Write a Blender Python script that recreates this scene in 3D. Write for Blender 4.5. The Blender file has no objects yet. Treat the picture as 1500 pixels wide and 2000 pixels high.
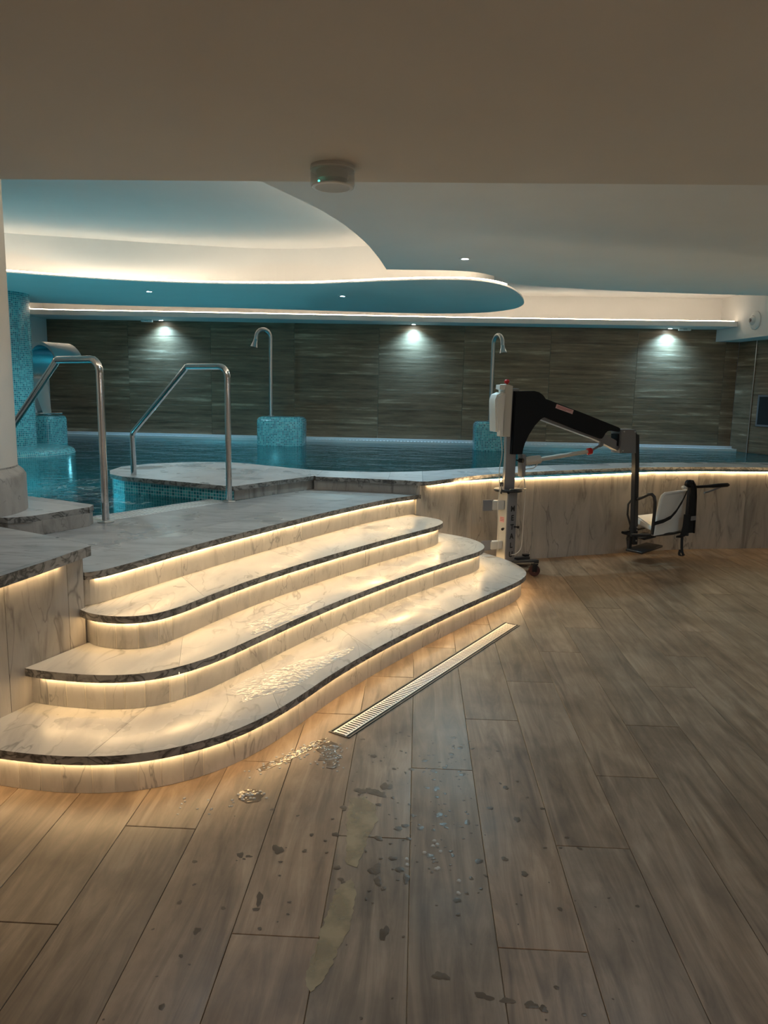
import bpy, bmesh, math, random
from mathutils import Vector, Matrix
random.seed(7)
R = math.radians
C = bpy.context.scene.collection

# ------------------------------------------------------------------ camera
cam_d = bpy.data.cameras.new('camera'); cam = bpy.data.objects.new('camera', cam_d); C.objects.link(cam)
cam_d.sensor_fit = 'VERTICAL'; cam_d.sensor_height = 36.0; cam_d.lens = 36.0 * 1450 / 2000
cam_d.clip_start = .05
psi, pit, rol = R(2.5), R(9.2), R(1.15)
fwd = Vector((0, math.cos(pit), -math.sin(pit))); up = Vector((0, math.sin(pit), math.cos(pit))); rt = Vector((1, 0, 0))
r2 = rt * math.cos(rol) + up * math.sin(rol); u2 = -rt * math.sin(rol) + up * math.cos(rol)
Rz = Matrix.Rotation(psi, 3, 'Z')
m = Matrix((Rz @ r2, Rz @ u2, -(Rz @ fwd))).transposed().to_4x4()
m.translation = Vector((0, 0, 1.55)); cam.matrix_world = m
bpy.context.scene.camera = cam

# ------------------------------------------------------------------ world, exposure, main lights
sc = bpy.context.scene
w = bpy.data.worlds.new('world'); sc.world = w; w.use_nodes = True
w.node_tree.nodes['Background'].inputs[0].default_value = (.5, .55, .6, 1)
w.node_tree.nodes['Background'].inputs[1].default_value = .02
vs = sc.view_settings
vs.view_transform = 'Standard'; vs.look = 'None'; vs.gamma = 1; vs.use_curve_mapping = False
vs.exposure = 1.6
sc.cycles.use_denoising = True
sc.cycles.max_bounces = 8; sc.cycles.diffuse_bounces = 4; sc.cycles.glossy_bounces = 4; sc.cycles.transparent_max_bounces = 12
sc.cycles.sample_clamp_indirect = 4.0
sc.cycles.caustics_reflective = False; sc.cycles.caustics_refractive = False

WARM = (1.0, .67, .33); COOL = (.50, .86, 1.0)
LED_STEP = 12.0; LED_COVE = 7.5

def area(name, loc, sx, sy, power, col, rot=(0, 0, 0)):
    l = bpy.data.lights.new(name, 'AREA'); l.shape = 'RECTANGLE'; l.size = sx; l.size_y = sy; l.energy = power; l.color = col
    o = bpy.data.objects.new(name, l); C.objects.link(o); o.location = loc; o.rotation_euler = rot; return o
def spot(name, loc, power, col, ang, blend=.6, rot=(0, 0, 0), r=.03):
    l = bpy.data.lights.new(name, 'SPOT'); l.energy = power; l.color = col; l.spot_size = R(ang); l.spot_blend = blend; l.shadow_soft_size = r
    o = bpy.data.objects.new(name, l); C.objects.link(o); o.location = loc; o.rotation_euler = rot; return o
area('dry_area_ceiling_light', (1.5, -1.4, 2.30), 2.5, .5, 20, (1.0, .83, .66))
area('dry_area_ceiling_light', (4.4, .6, 2.30), .5, .5, 9, (.75, .90, 1.0))
for x_ in (-1.0, 1.2, 3.4): spot('unseen_cool_spot', (x_, 3.7, 2.72), 12, (.66, .88, 1.0), 135, .6)  # unseen cool spots without fittings, added to cool the deck and floor
DOWN = [(.379, 7.0, 2.75), (-3.464, 9.609, 2.75), (-1.014, 9.789, 2.75)]
WALLSP = [(-4.511, 13.06, 2.7), (-.127, 13.07, 2.7), (4.201, 13.07, 2.7)]

# ------------------------------------------------------------------ node helpers
def mat(name):
    m_ = bpy.data.materials.new(name); m_.use_nodes = True
    nt = m_.node_tree; return m_, nt, nt.nodes, nt.links, nt.nodes['Principled BSDF']
def nn(nt, typ, **kw):
    n = nt.nodes.new(typ)
    for k, v in kw.items(): setattr(n, k, v)
    return n
def ramp(nt, pts):
    n = nt.nodes.new('ShaderNodeValToRGB'); e = n.color_ramp.elements
    e[0].position, e[0].color = pts[0][0], (*pts[0][1], 1); e[1].position, e[1].color = pts[-1][0], (*pts[-1][1], 1)
    for p, c in pts[1:-1]:
        x = e.new(p); x.color = (*c, 1)
    return n
def mixc(nt, a, b, f, mode='MIX'):
    n = nt.nodes.new('ShaderNodeMix'); n.data_type = 'RGBA'; n.blend_type = mode; L = nt.links
    for s, v in ((6, a), (7, b)):
        if isinstance(v, tuple): n.inputs[s].default_value = (*v, 1)
        else: L.new(v, n.inputs[s])
    if isinstance(f, (int, float)): n.inputs[0].default_value = f
    else: L.new(f, n.inputs[0])
    return n.outputs[2]
def math_(nt, op, a, b=None, c=None):
    n = nt.nodes.new('ShaderNodeMath'); n.operation = op
    for i, v in enumerate((a, b, c)):
        if v is None: continue
        if isinstance(v, (int, float)): n.inputs[i].default_value = v
        else: nt.links.new(v, n.inputs[i])
    return n.outputs[0]
def coords(nt, scale=(1, 1, 1), rnd=0., rot=(0, 0, 0)):
    tc = nn(nt, 'ShaderNodeTexCoord'); mp = nn(nt, 'ShaderNodeMapping'); mp.inputs['Scale'].default_value = scale
    mp.inputs['Rotation'].default_value = rot
    src = tc.outputs['Object']
    if rnd:
        oi = nn(nt, 'ShaderNodeObjectInfo'); cx = nn(nt, 'ShaderNodeCombineXYZ')
        for i, k in enumerate((rnd, rnd * 1.7, rnd * .6)):
            nt.links.new(math_(nt, 'MULTIPLY', oi.outputs['Random'], k), cx.inputs[i])
        ad = nn(nt, 'ShaderNodeVectorMath', operation='ADD'); nt.links.new(src, ad.inputs[0]); nt.links.new(cx.outputs[0], ad.inputs[1]); src = ad.outputs[0]
    nt.links.new(src, mp.inputs[0]); return mp.outputs[0]
def plain(name, col, rough=.5, metal=0., spec=.5, coat=0.):
    m_, nt, N, L, b = mat(name)
    b.inputs['Base Color'].default_value = (*col, 1); b.inputs['Roughness'].default_value = rough
    b.inputs['Metallic'].default_value = metal; b.inputs['Specular IOR Level'].default_value = spec; b.inputs['Coat Weight'].default_value = coat
    t = nn(nt, 'ShaderNodeTexNoise'); t.inputs['Scale'].default_value = 40; L.new(coords(nt), t.inputs[0])
    bp = nn(nt, 'ShaderNodeBump'); bp.inputs['Strength'].default_value = .05; bp.inputs['Distance'].default_value = .01
    L.new(t.outputs[0], bp.inputs['Height']); L.new(bp.outputs[0], b.inputs['Normal'])
    return m_
def emit(name, col, s):
    m_, nt, N, L, b = mat(name); N.remove(b)
    e = nn(nt, 'ShaderNodeEmission'); e.inputs[0].default_value = (*col, 1); e.inputs[1].default_value = s
    L.new(e.outputs[0], N['Material Output'].inputs[0]); return m_

def marble(name, scale, base=(.66, .64, .61), grey=(.40, .39, .38), dark=(.20, .19, .18), amount=1., rough=.42, rnd=7., rot=(0, 0, 0), gloss_var=.0, edge=False):
    m_, nt, N, L, b = mat(name)
    v = coords(nt, scale, rnd, rot)
    n1 = nn(nt, 'ShaderNodeTexNoise'); n1.inputs['Scale'].default_value = 1.5; n1.inputs['Detail'].default_value = 7; n1.inputs['Roughness'].default_value = .60; n1.inputs['Distortion'].default_value = .8
    L.new(v, n1.inputs[0])
    c1 = ramp(nt, [(.32, base), (.46, tuple(x * .90 for x in base)), (.55, tuple((x + 2 * y) / 3 for x, y in zip(grey, base))), (.72, grey)]); L.new(n1.outputs[0], c1.inputs[0])
    # branching veins: soft ridge of a distorted noise, faded in and out by a second noise
    n2 = nn(nt, 'ShaderNodeTexNoise'); n2.inputs['Scale'].default_value = 1.25; n2.inputs['Detail'].default_value = 3.5; n2.inputs['Distortion'].default_value = .9; n2.inputs['Roughness'].default_value = .5
    L.new(v, n2.inputs[0])
    d = math_(nt, 'ABSOLUTE', math_(nt, 'SUBTRACT', n2.outputs[0], .5))
    n3 = nn(nt, 'ShaderNodeTexNoise'); n3.inputs['Scale'].default_value = .9; n3.inputs['Detail'].default_value = 3; L.new(v, n3.inputs[0])
    fade = ramp(nt, [(.42, (0, 0, 0)), (.60, (1, 1, 1))]); L.new(n3.outputs[0], fade.inputs[0])
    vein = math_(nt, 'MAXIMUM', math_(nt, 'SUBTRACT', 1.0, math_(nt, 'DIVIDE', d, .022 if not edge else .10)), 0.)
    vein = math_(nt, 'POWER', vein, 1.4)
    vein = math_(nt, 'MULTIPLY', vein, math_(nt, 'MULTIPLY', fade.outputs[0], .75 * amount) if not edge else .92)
    oi = nn(nt, 'ShaderNodeObjectInfo'); tr = ramp(nt, [(0, (.84, .84, .85)), (1, (1.08, 1.07, 1.05))]); L.new(oi.outputs['Random'], tr.inputs[0])
    L.new(mixc(nt, mixc(nt, c1.outputs[0], dark, vein), tr.outputs[0], 1. if rnd else 0., 'MULTIPLY'), b.inputs['Base Color'])
    b.inputs['Roughness'].default_value = rough
    if gloss_var:
        rr = ramp(nt, [(.42, (rough,) * 3), (.75, (.14,) * 3)]); n4 = nn(nt, 'ShaderNodeTexNoise'); n4.inputs['Scale'].default_value = 2.2; n4.inputs['Detail'].default_value = 4
        L.new(coords(nt), n4.inputs[0]); L.new(n4.outputs[0], rr.inputs[0]); L.new(rr.outputs[0], b.inputs['Roughness'])
    return m_

M = {}
M['marble_tread'] = marble('marble_tread', (4.2, 1.5, 1), rot=(0, 0, R(30)), base=(.64, .62, .58), gloss_var=1)
M['marble_deck'] = marble('marble_deck', (1.6, 6.0, 1), base=(.46, .47, .48), grey=(.22, .23, .24), rot=(0, 0, R(-25)), gloss_var=1)
M['marble_wall'] = marble('marble_wall', (5.0, 5.0, 1.1), base=(.50, .465, .42), grey=(.22, .205, .185), dark=(.15, .14, .13), rot=(0, R(14), 0), rough=.3)
M['marble_riser'] = marble('marble_riser', (6.5, 6.5, 2.4), base=(.62, .59, .54), grey=(.38, .36, .33), rot=(0, R(12), 0), rough=.35)
M['marble_edge_shaded'] = marble('marble_edge_shaded', (9, 9, 14), base=(.36, .34, .32), grey=(.17, .16, .15), dark=(.04, .038, .035), rnd=0, rough=.35, edge=True)  # edge faces painted darker for their shade, with heavier dark veins
M['marble_coping'] = marble('marble_coping', (1.8, 3.6, 1), base=(.60, .62, .66), grey=(.40, .41, .44), gloss_var=1)
M['marble_base'] = marble('marble_base', (5, 5, 4), base=(.42, .39, .36), grey=(.22, .20, .18), dark=(.10, .09, .08), rnd=0)
M['grout'] = plain('grout', (.72, .67, .58), .8)
M['core'] = plain('core', (.10, .12, .13), .9)

def wood():
    m_, nt, N, L, b = mat('floor_plank_wood')
    v = coords(nt, (1, .10, 1), 9.)
    n1 = nn(nt, 'ShaderNodeTexNoise'); n1.inputs['Scale'].default_value = 16; n1.inputs['Detail'].default_value = 8; n1.inputs['Roughness'].default_value = .65; n1.inputs['Distortion'].default_value = .9
    L.new(v, n1.inputs[0])
    c1 = ramp(nt, [(.30, (.115, .076, .048)), (.5, (.215, .152, .102)), (.70, (.32, .24, .17))]); L.new(n1.outputs[0], c1.inputs[0])
    # cathedral rings
    v2 = coords(nt, (4.0, .45, 1), 5.)
    wv = nn(nt, 'ShaderNodeTexWave', wave_type='RINGS'); wv.inputs['Scale'].default_value = 1.6; wv.inputs['Distortion'].default_value = 5.5; wv.inputs['Detail'].default_value = 3; wv.inputs['Detail Scale'].default_value = .8
    L.new(v2, wv.inputs[0])
    wr = ramp(nt, [(.0, (.80, .79, .78)), (.25, (1, 1, 1)), (1, (1.0, 1.0, 1.0))]); L.new(wv.outputs[1], wr.inputs[0])
    col = mixc(nt, c1.outputs[0], wr.outputs[0], .75, 'MULTIPLY')
    oi = nn(nt, 'ShaderNodeObjectInfo'); tr = ramp(nt, [(0, (.86, .88, .90)), (.5, (1, 1, 1)), (1, (1.16, 1.10, 1.04))]); L.new(oi.outputs['Random'], tr.inputs[0])
    col = mixc(nt, col, tr.outputs[0], 1., 'MULTIPLY')
    gp = nn(nt, 'ShaderNodeNewGeometry'); n6 = nn(nt, 'ShaderNodeTexNoise'); n6.inputs['Scale'].default_value = 2.6; n6.inputs['Detail'].default_value = 6; n6.inputs['Roughness'].default_value = .6; L.new(gp.outputs['Position'], n6.inputs[0])
    st = ramp(nt, [(.36, (.74, .71, .68)), (.54, (1, 1, 1))]); L.new(n6.outputs[0], st.inputs[0]); col = mixc(nt, col, st.outputs[0], 1., 'MULTIPLY')
    L.new(col, b.inputs['Base Color'])
    n5 = nn(nt, 'ShaderNodeTexNoise'); n5.inputs['Scale'].default_value = 1.2; n5.inputs['Detail'].default_value = 4; L.new(coords(nt), n5.inputs[0])
    rr = ramp(nt, [(.35, (.5,) * 3), (.65, (.36,) * 3)]); L.new(n5.outputs[0], rr.inputs[0]); L.new(rr.outputs[0], b.inputs['Roughness'])
    bp = nn(nt, 'ShaderNodeBump'); bp.inputs['Strength'].default_value = .15; bp.inputs['Distance'].default_value = .004
    L.new(n1.outputs[0], bp.inputs['Height']); L.new(bp.outputs[0], b.inputs['Normal'])
    return m_
M['wood'] = wood()

def walltile():
    m_, nt, N, L, b = mat('ribbed_wood_wall_tile')
    v = coords(nt, (.12, .12, 1), 5.)
    n1 = nn(nt, 'ShaderNodeTexNoise'); n1.inputs['Scale'].default_value = 15; n1.inputs['Detail'].default_value = 5; n1.inputs['Roughness'].default_value = .7; L.new(v, n1.inputs[0])
    v2 = coords(nt, (.03, .03, 1), 3.)
    n2 = nn(nt, 'ShaderNodeTexNoise'); n2.inputs['Scale'].default_value = 17; n2.inputs['Detail'].default_value = 3; n2.inputs['Roughness'].default_value = .65; L.new(v2, n2.inputs[0])
    c1 = ramp(nt, [(.34, (.10, .058, .031)), (.46, (.21, .135, .078)), (.55, (.275, .18, .108)), (.64, (.52, .38, .25))])
    s = math_(nt, 'ADD', math_(nt, 'MULTIPLY', n1.outputs[0], .45), math_(nt, 'MULTIPLY', n2.outputs[0], .55)); L.new(s, c1.inputs[0])
    L.new(c1.outputs[0], b.inputs['Base Color']); b.inputs['Roughness'].default_value = .45
    bp = nn(nt, 'ShaderNodeBump'); bp.inputs['Strength'].default_value = .5; bp.inputs['Distance'].default_value = .01
    L.new(s, bp.inputs['Height']); L.new(bp.outputs[0], b.inputs['Normal'])
    return m_
M['walltile'] = walltile()

def mosaic(name='turquoise_mosaic', cell=.026, cs=((.015, .16, .20), (.03, .30, .34), (.10, .48, .50)), grout=(.50, .66, .68)):
    m_, nt, N, L, b = mat(name)
    uv = nn(nt, 'ShaderNodeUVMap'); sc_ = nn(nt, 'ShaderNodeVectorMath', operation='SCALE'); sc_.inputs[3].default_value = 1 / cell
    L.new(uv.outputs[0], sc_.inputs[0])
    fl = nn(nt, 'ShaderNodeVectorMath', operation='FLOOR'); fr = nn(nt, 'ShaderNodeVectorMath', operation='FRACTION')
    L.new(sc_.outputs[0], fl.inputs[0]); L.new(sc_.outputs[0], fr.inputs[0])
    wn = nn(nt, 'ShaderNodeTexWhiteNoise', noise_dimensions='2D'); L.new(fl.outputs[0], wn.inputs[0])
    c1 = ramp(nt, [(0, cs[0]), (.5, cs[1]), (1, cs[2])]); L.new(wn.outputs[0], c1.inputs[0])
    sp = nn(nt, 'ShaderNodeSeparateXYZ'); L.new(fr.outputs[0], sp.inputs[0])
    dx = math_(nt, 'ABSOLUTE', math_(nt, 'SUBTRACT', sp.outputs[0], .5)); dy = math_(nt, 'ABSOLUTE', math_(nt, 'SUBTRACT', sp.outputs[1], .5))
    g = math_(nt, 'GREATER_THAN', math_(nt, 'MAXIMUM', dx, dy), .43)
    L.new(mixc(nt, c1.outputs[0], grout, g), b.inputs['Base Color']); b.inputs['Roughness'].default_value = .2
    bp = nn(nt, 'ShaderNodeBump'); bp.inputs['Strength'].default_value = .4; bp.inputs['Distance'].default_value = .002; bp.invert = True
    L.new(g, bp.inputs['Height']); L.new(bp.outputs[0], b.inputs['Normal'])
    return m_
M['mosaic'] = mosaic()
M['basin'] = mosaic('pool_basin_mosaic', .026, ((.02, .30, .36), (.04, .40, .46), (.10, .52, .56)), (.45, .62, .64))

def plaster(name, col):
    m_, nt, N, L, b = mat(name)
    n1 = nn(nt, 'ShaderNodeTexNoise'); n1.inputs['Scale'].default_value = 2.2; n1.inputs['Detail'].default_value = 6; L.new(coords(nt), n1.inputs[0])
    c1 = ramp(nt, [(.3, tuple(x * .965 for x in col)), (.7, col)]); L.new(n1.outputs[0], c1.inputs[0]); L.new(c1.outputs[0], b.inputs['Base Color'])
    b.inputs['Roughness'].default_value = .85
    n2 = nn(nt, 'ShaderNodeTexNoise'); n2.inputs['Scale'].default_value = 60; n2.inputs['Detail'].default_value = 4; L.new(coords(nt), n2.inputs[0])
    bp = nn(nt, 'ShaderNodeBump'); bp.inputs['Strength'].default_value = .12; bp.inputs['Distance'].default_value = .004
    L.new(n2.outputs[0], bp.inputs['Height']); L.new(bp.outputs[0], b.inputs['Normal'])
    return m_
M['plaster'] = plaster('white_plaster', (.80, .79, .77))
M['plaster_near'] = plaster('cream_plaster', (.70, .66, .60))

def watermat(name, tint, bump, dist, rough=.03, sc1=2.0, stretch=(1, 1, 1), ior=1.33):
    m_, nt, N, L, b = mat(name); N.remove(b)
    n1 = nn(nt, 'ShaderNodeTexNoise'); n1.inputs['Scale'].default_value = sc1; n1.inputs['Detail'].default_value = 4; n1.inputs['Distortion'].default_value = .4
    L.new(coords(nt, stretch), n1.inputs[0])
    bp = nn(nt, 'ShaderNodeBump'); bp.inputs['Strength'].default_value = bump; bp.inputs['Distance'].default_value = dist; L.new(n1.outputs[0], bp.inputs['Height'])
    f = nn(nt, 'ShaderNodeFresnel'); f.inputs[0].default_value = ior; L.new(bp.outputs[0], f.inputs[1])
    t = nn(nt, 'ShaderNodeBsdfTransparent'); t.inputs[0].default_value = (*tint, 1)
    g = nn(nt, 'ShaderNodeBsdfGlossy'); g.inputs['Roughness'].default_value = rough; L.new(bp.outputs[0], g.inputs['Normal'])
    mx = nn(nt, 'ShaderNodeMixShader'); L.new(f.outputs[0], mx.inputs[0]); L.new(t.outputs[0], mx.inputs[1]); L.new(g.outputs[0], mx.inputs[2])
    L.new(mx.outputs[0], N['Material Output'].inputs[0]); return m_
def poolwater():
    m_ = watermat('pool_water', (.45, .85, .88), .5, .05, .05, 2.2, (1, 1.6, 1)); nt = m_.node_tree; L = nt.links; out = nt.nodes['Material Output']
    mx = out.inputs[0].links[0].from_node; t = mx.inputs[1].links[0].from_node
    d = nn(nt, 'ShaderNodeBsdfDiffuse'); d.inputs[0].default_value = (.014, .15, .165, 1); tl = nn(nt, 'ShaderNodeBsdfTranslucent'); tl.inputs[0].default_value = (.018, .27, .30, 1)
    a = nn(nt, 'ShaderNodeMixShader'); a.inputs[0].default_value = .5; L.new(d.outputs[0], a.inputs[1]); L.new(tl.outputs[0], a.inputs[2])
    # suspended bubbles near the surface scatter about half of the light back
    c = nn(nt, 'ShaderNodeMixShader'); c.inputs[0].default_value = .45; L.new(t.outputs[0], c.inputs[1]); L.new(a.outputs[0], c.inputs[2]); L.new(c.outputs[0], mx.inputs[1])
    # churned surface and painted white ripple highlights where the jets break near the entrance
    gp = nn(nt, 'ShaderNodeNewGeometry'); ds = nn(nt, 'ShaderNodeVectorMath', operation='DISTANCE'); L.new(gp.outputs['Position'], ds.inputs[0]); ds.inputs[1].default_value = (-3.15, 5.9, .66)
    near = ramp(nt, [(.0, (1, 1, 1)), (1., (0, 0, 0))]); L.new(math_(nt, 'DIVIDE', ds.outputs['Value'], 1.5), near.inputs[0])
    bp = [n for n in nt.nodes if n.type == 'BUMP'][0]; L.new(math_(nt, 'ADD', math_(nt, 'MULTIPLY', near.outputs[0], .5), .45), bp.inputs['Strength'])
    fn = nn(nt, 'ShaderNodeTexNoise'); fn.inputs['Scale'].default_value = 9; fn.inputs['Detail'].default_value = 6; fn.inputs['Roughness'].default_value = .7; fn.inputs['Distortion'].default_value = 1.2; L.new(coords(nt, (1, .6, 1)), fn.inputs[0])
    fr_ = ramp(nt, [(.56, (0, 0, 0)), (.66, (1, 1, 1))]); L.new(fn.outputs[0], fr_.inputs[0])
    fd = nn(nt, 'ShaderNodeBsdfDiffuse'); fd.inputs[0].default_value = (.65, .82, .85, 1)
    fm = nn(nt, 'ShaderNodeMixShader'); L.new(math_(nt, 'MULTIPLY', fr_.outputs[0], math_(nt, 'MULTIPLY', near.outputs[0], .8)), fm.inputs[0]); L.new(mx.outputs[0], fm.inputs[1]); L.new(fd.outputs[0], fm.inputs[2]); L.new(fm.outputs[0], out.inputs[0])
    return m_
M['water'] = poolwater()
def wetmat(name, c0, c1_, rough, bump):
    m_, nt, N, L, b = mat(name); n = nn(nt, 'ShaderNodeTexNoise'); n.inputs['Scale'].default_value = 12; n.inputs['Detail'].default_value = 5; L.new(coords(nt, (1, .2, 1)), n.inputs[0])
    r_ = ramp(nt, [(.35, c0), (.65, c1_)]); L.new(n.outputs[0], r_.inputs[0]); L.new(r_.outputs[0], b.inputs['Base Color']); b.inputs['Roughness'].default_value = rough; b.inputs['IOR'].default_value = 1.33
    n2 = nn(nt, 'ShaderNodeTexNoise'); n2.inputs['Scale'].default_value = 40; n2.inputs['Detail'].default_value = 2; L.new(coords(nt), n2.inputs[0])
    bp = nn(nt, 'ShaderNodeBump'); bp.inputs['Strength'].default_value = bump; bp.inputs['Distance'].default_value = .01; L.new(n2.outputs[0], bp.inputs['Height']); L.new(bp.outputs[0], b.inputs['Normal']); return m_
M['puddle'] = wetmat('wet_planks', (.13, .094, .064), (.22, .165, .115), .10, .22)
M['puddle_marble'] = wetmat('wet_marble', (.54, .52, .48), (.64, .62, .58), .10, .5)
M['wet'] = wetmat('wet_drips', (.085, .062, .043), (.12, .09, .064), .28, .1)
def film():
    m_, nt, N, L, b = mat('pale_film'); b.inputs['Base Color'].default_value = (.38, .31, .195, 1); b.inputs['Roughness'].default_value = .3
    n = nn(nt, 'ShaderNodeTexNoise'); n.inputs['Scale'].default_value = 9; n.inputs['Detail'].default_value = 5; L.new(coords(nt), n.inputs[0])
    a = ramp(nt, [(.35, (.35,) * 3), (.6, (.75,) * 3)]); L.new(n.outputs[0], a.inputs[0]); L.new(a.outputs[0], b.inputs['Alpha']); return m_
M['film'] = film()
M['bead'] = plain('water_bead', (.62, .64, .64), .05); M['bead'].node_tree.nodes['Principled BSDF'].inputs['Alpha'].default_value = .6  # pale grey base paints the glints into the drops
M['steel'] = plain('polished_steel', (.62, .63, .64), .16, 1.)
M['steel_b'] = plain('brushed_steel', (.55, .56, .56), .32, 1.)
M['black'] = plain('black_plastic', (.004, .005, .008), .45, spec=.25)
M['blackm'] = plain('dark_painted_metal', (.030, .032, .036), .35, .3)
M['grey'] = plain('grey_painted_metal', (.21, .21, .225), .4, .1)
M['lgrey'] = plain('pale_painted_metal', (.62, .60, .55), .4, .05)
M['white'] = plain('white_plastic', (.80, .80, .78), .35)
M['red'] = plain('red_plastic', (.55, .01, .012), .35)
M['pink'] = plain('pale_pink_label', (.75, .48, .47), .5)
M['redtext'] = plain('red_print', (.45, .05, .05), .5)
M['ink'] = plain('black_ink', (.01, .01, .012), .5)
M['rubber'] = plain('black_rubber', (.02, .018, .018), .6)
M['wheelred'] = plain('dark_red_tyre', (.035, .008, .008), .5)
M['web'] = plain('black_webbing', (.008, .008, .009), .8)
M['clear'] = plain('clear_cover', (.72, .74, .72), .12); M['clear'].node_tree.nodes['Principled BSDF'].inputs['Alpha'].default_value = .30
M['dark'] = plain('dark_void', (.01, .01, .01), .7)
M['white_line'] = plain('white_nosing_stone', (.80, .84, .86), .4)
M['led'] = emit('warm_led', WARM, LED_STEP)
M['led_c'] = emit('cove_led', (1.0, .80, .58), LED_COVE)
M['lamp'] = emit('cool_lamp', (.75, .93, 1.0), 30)
M['green'] = emit('green_indicator', (.1, .9, .6), 1.2)

# ------------------------------------------------------------------ mesh helpers
def link(name, bm, material, parent=None, smooth=False):
    me = bpy.data.meshes.new(name); bmesh.ops.recalc_face_normals(bm, faces=bm.faces); 
    if not bm.loops.layers.uv: boxuv(bm)
    bm.to_mesh(me); bm.free()
    for x in (material if isinstance(material, (list, tuple)) else [material]): me.materials.append(M[x] if isinstance(x, str) else x)
    if smooth:
        for p in me.polygons: p.use_smooth = True
        try: me.set_sharp_from_angle(angle=R(38))
        except Exception: pass
    o = bpy.data.objects.new(name, me); C.objects.link(o)
    if parent is not None: o.parent = parent
    return o
def boxuv(bm):
    uv = bm.loops.layers.uv.new('UVMap')
    for f in bm.faces:
        f.normal_update(); n = f.normal
        for l in f.loops:
            c = l.vert.co
            if abs(n.z) > .7: l[uv].uv = (c.x, c.y)
            elif abs(n.x) > abs(n.y): l[uv].uv = (c.y, c.z)
            else: l[uv].uv = (c.x, c.z)
def thing(name, label, cat, loc=(0, 0, 0), rotz=0, group=None):
    o = bpy.data.objects.new(name, None); o.empty_display_size = .1; C.objects.link(o); o.location = loc; o.rotation_euler = (0, 0, rotz)
    o['label'] = label; o['category'] = cat
    if group: o['group'] = group
    return o
def tag(o, label, cat, group=None, kind=None):
    if label: o['label'] = label
    if cat: o['category'] = cat
    if group: o['group'] = group
    if kind: o['kind'] = kind
    return o
def struct(o, label=None):
    o['kind'] = 'structure'
    if label: o['label'] = label
    return o
def prism(bm, pts, z0, z1, side_mat=0, sides=None):
    """vertical prism of a 2-D polygon; z0/z1 numbers or functions of (x, y)"""
    f0 = z0 if callable(z0) else (lambda x, y: z0); f1 = z1 if callable(z1) else (lambda x, y: z1)
    a = [bm.verts.new((x, y, f0(x, y))) for x, y in pts]; b = [bm.verts.new((x, y, f1(x, y))) for x, y in pts]
    n = len(pts); fs = []
    top = bm.faces.new(b); bot = bm.faces.new(a[::-1])
    for i in range(n):
        f = bm.faces.new((a[i], a[(i + 1) % n], b[(i + 1) % n], b[i]))
        if side_mat and (sides is None or i in sides): f.material_index = side_mat
    if n > 4: bm.normal_update(); bmesh.ops.triangulate(bm, faces=[top, bot])
def box(bm, x0, x1, y0, y1, z0, z1, bevel=0.):
    t = bmesh.new() if bevel else bm
    vs_ = [t.verts.new((x, y, z)) for x in (x0, x1) for y in (y0, y1) for z in (z0, z1)]
    for q in ((0, 1, 3, 2), (4, 6, 7, 5), (0, 4, 5, 1), (2, 3, 7, 6), (0, 2, 6, 4), (1, 5, 7, 3)): t.faces.new([vs_[i] for i in q])
    if bevel:
        bmesh.ops.bevel(t, geom=t.edges[:], offset=bevel, segments=3, affect='EDGES', profile=.5)
        merge(bm, t)
def merge(bm, t, mx=None):
    if mx is not None: bmesh.ops.transform(t, matrix=mx, verts=t.verts)
    t.verts.index_update(); mp = [bm.verts.new(v.co) for v in t.verts]
    for f in t.faces:
        try:
            g = bm.faces.new([mp[v.index] for v in f.verts]); g.material_index = f.material_index
        except ValueError: pass
    t.free()
def tube(bm, pts, r, seg=12, caps=True):
    pts = [Vector(p) for p in pts]; n = len(pts); rr = r if isinstance(r, (list, tuple)) else [r] * n
    tan = [(pts[min(i + 1, n - 1)] - pts[max(i - 1, 0)]).normalized() for i in range(n)]
    ref = Vector((0, 0, 1)) if abs(tan[0].z) < .9 else Vector((1, 0, 0))
    nrm = (ref - tan[0] * ref.dot(tan[0])).normalized(); rings = []
    for i in range(n):
        nrm = (nrm - tan[i] * nrm.dot(tan[i])).normalized(); bi = tan[i].cross(nrm)
        rings.append([bm.verts.new(pts[i] + (nrm * math.cos(2 * math.pi * k / seg) + bi * math.sin(2 * math.pi * k / seg)) * rr[i]) for k in range(seg)])
    for i in range(n - 1):
        for k in range(seg): bm.faces.new((rings[i][k], rings[i][(k + 1) % seg], rings[i + 1][(k + 1) % seg], rings[i + 1][k]))
    if caps: bm.faces.new(rings[0][::-1]); bm.faces.new(rings[-1])
def ribbon(bm, pts, wdir, wid, th):
    """flat strap: pts centre line, wdir its width direction"""
    pts = [Vector(p) for p in pts]; n = len(pts); wv = Vector(wdir).normalized(); rows = []
    for i in range(n):
        t = (pts[min(i + 1, n - 1)] - pts[max(i - 1, 0)]).normalized(); nr = t.cross(wv).normalized()
        rows.append([bm.verts.new(pts[i] + wv * a * wid / 2 + nr * b_ * th / 2) for a, b_ in ((-1, -1), (1, -1), (1, 1), (-1, 1))])
    for i in range(n - 1):
        for k in range(4): bm.faces.new((rows[i][k], rows[i][(k + 1) % 4], rows[i + 1][(k + 1) % 4], rows[i + 1][k]))
    bm.faces.new(rows[0][::-1]); bm.faces.new(rows[-1])
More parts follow.
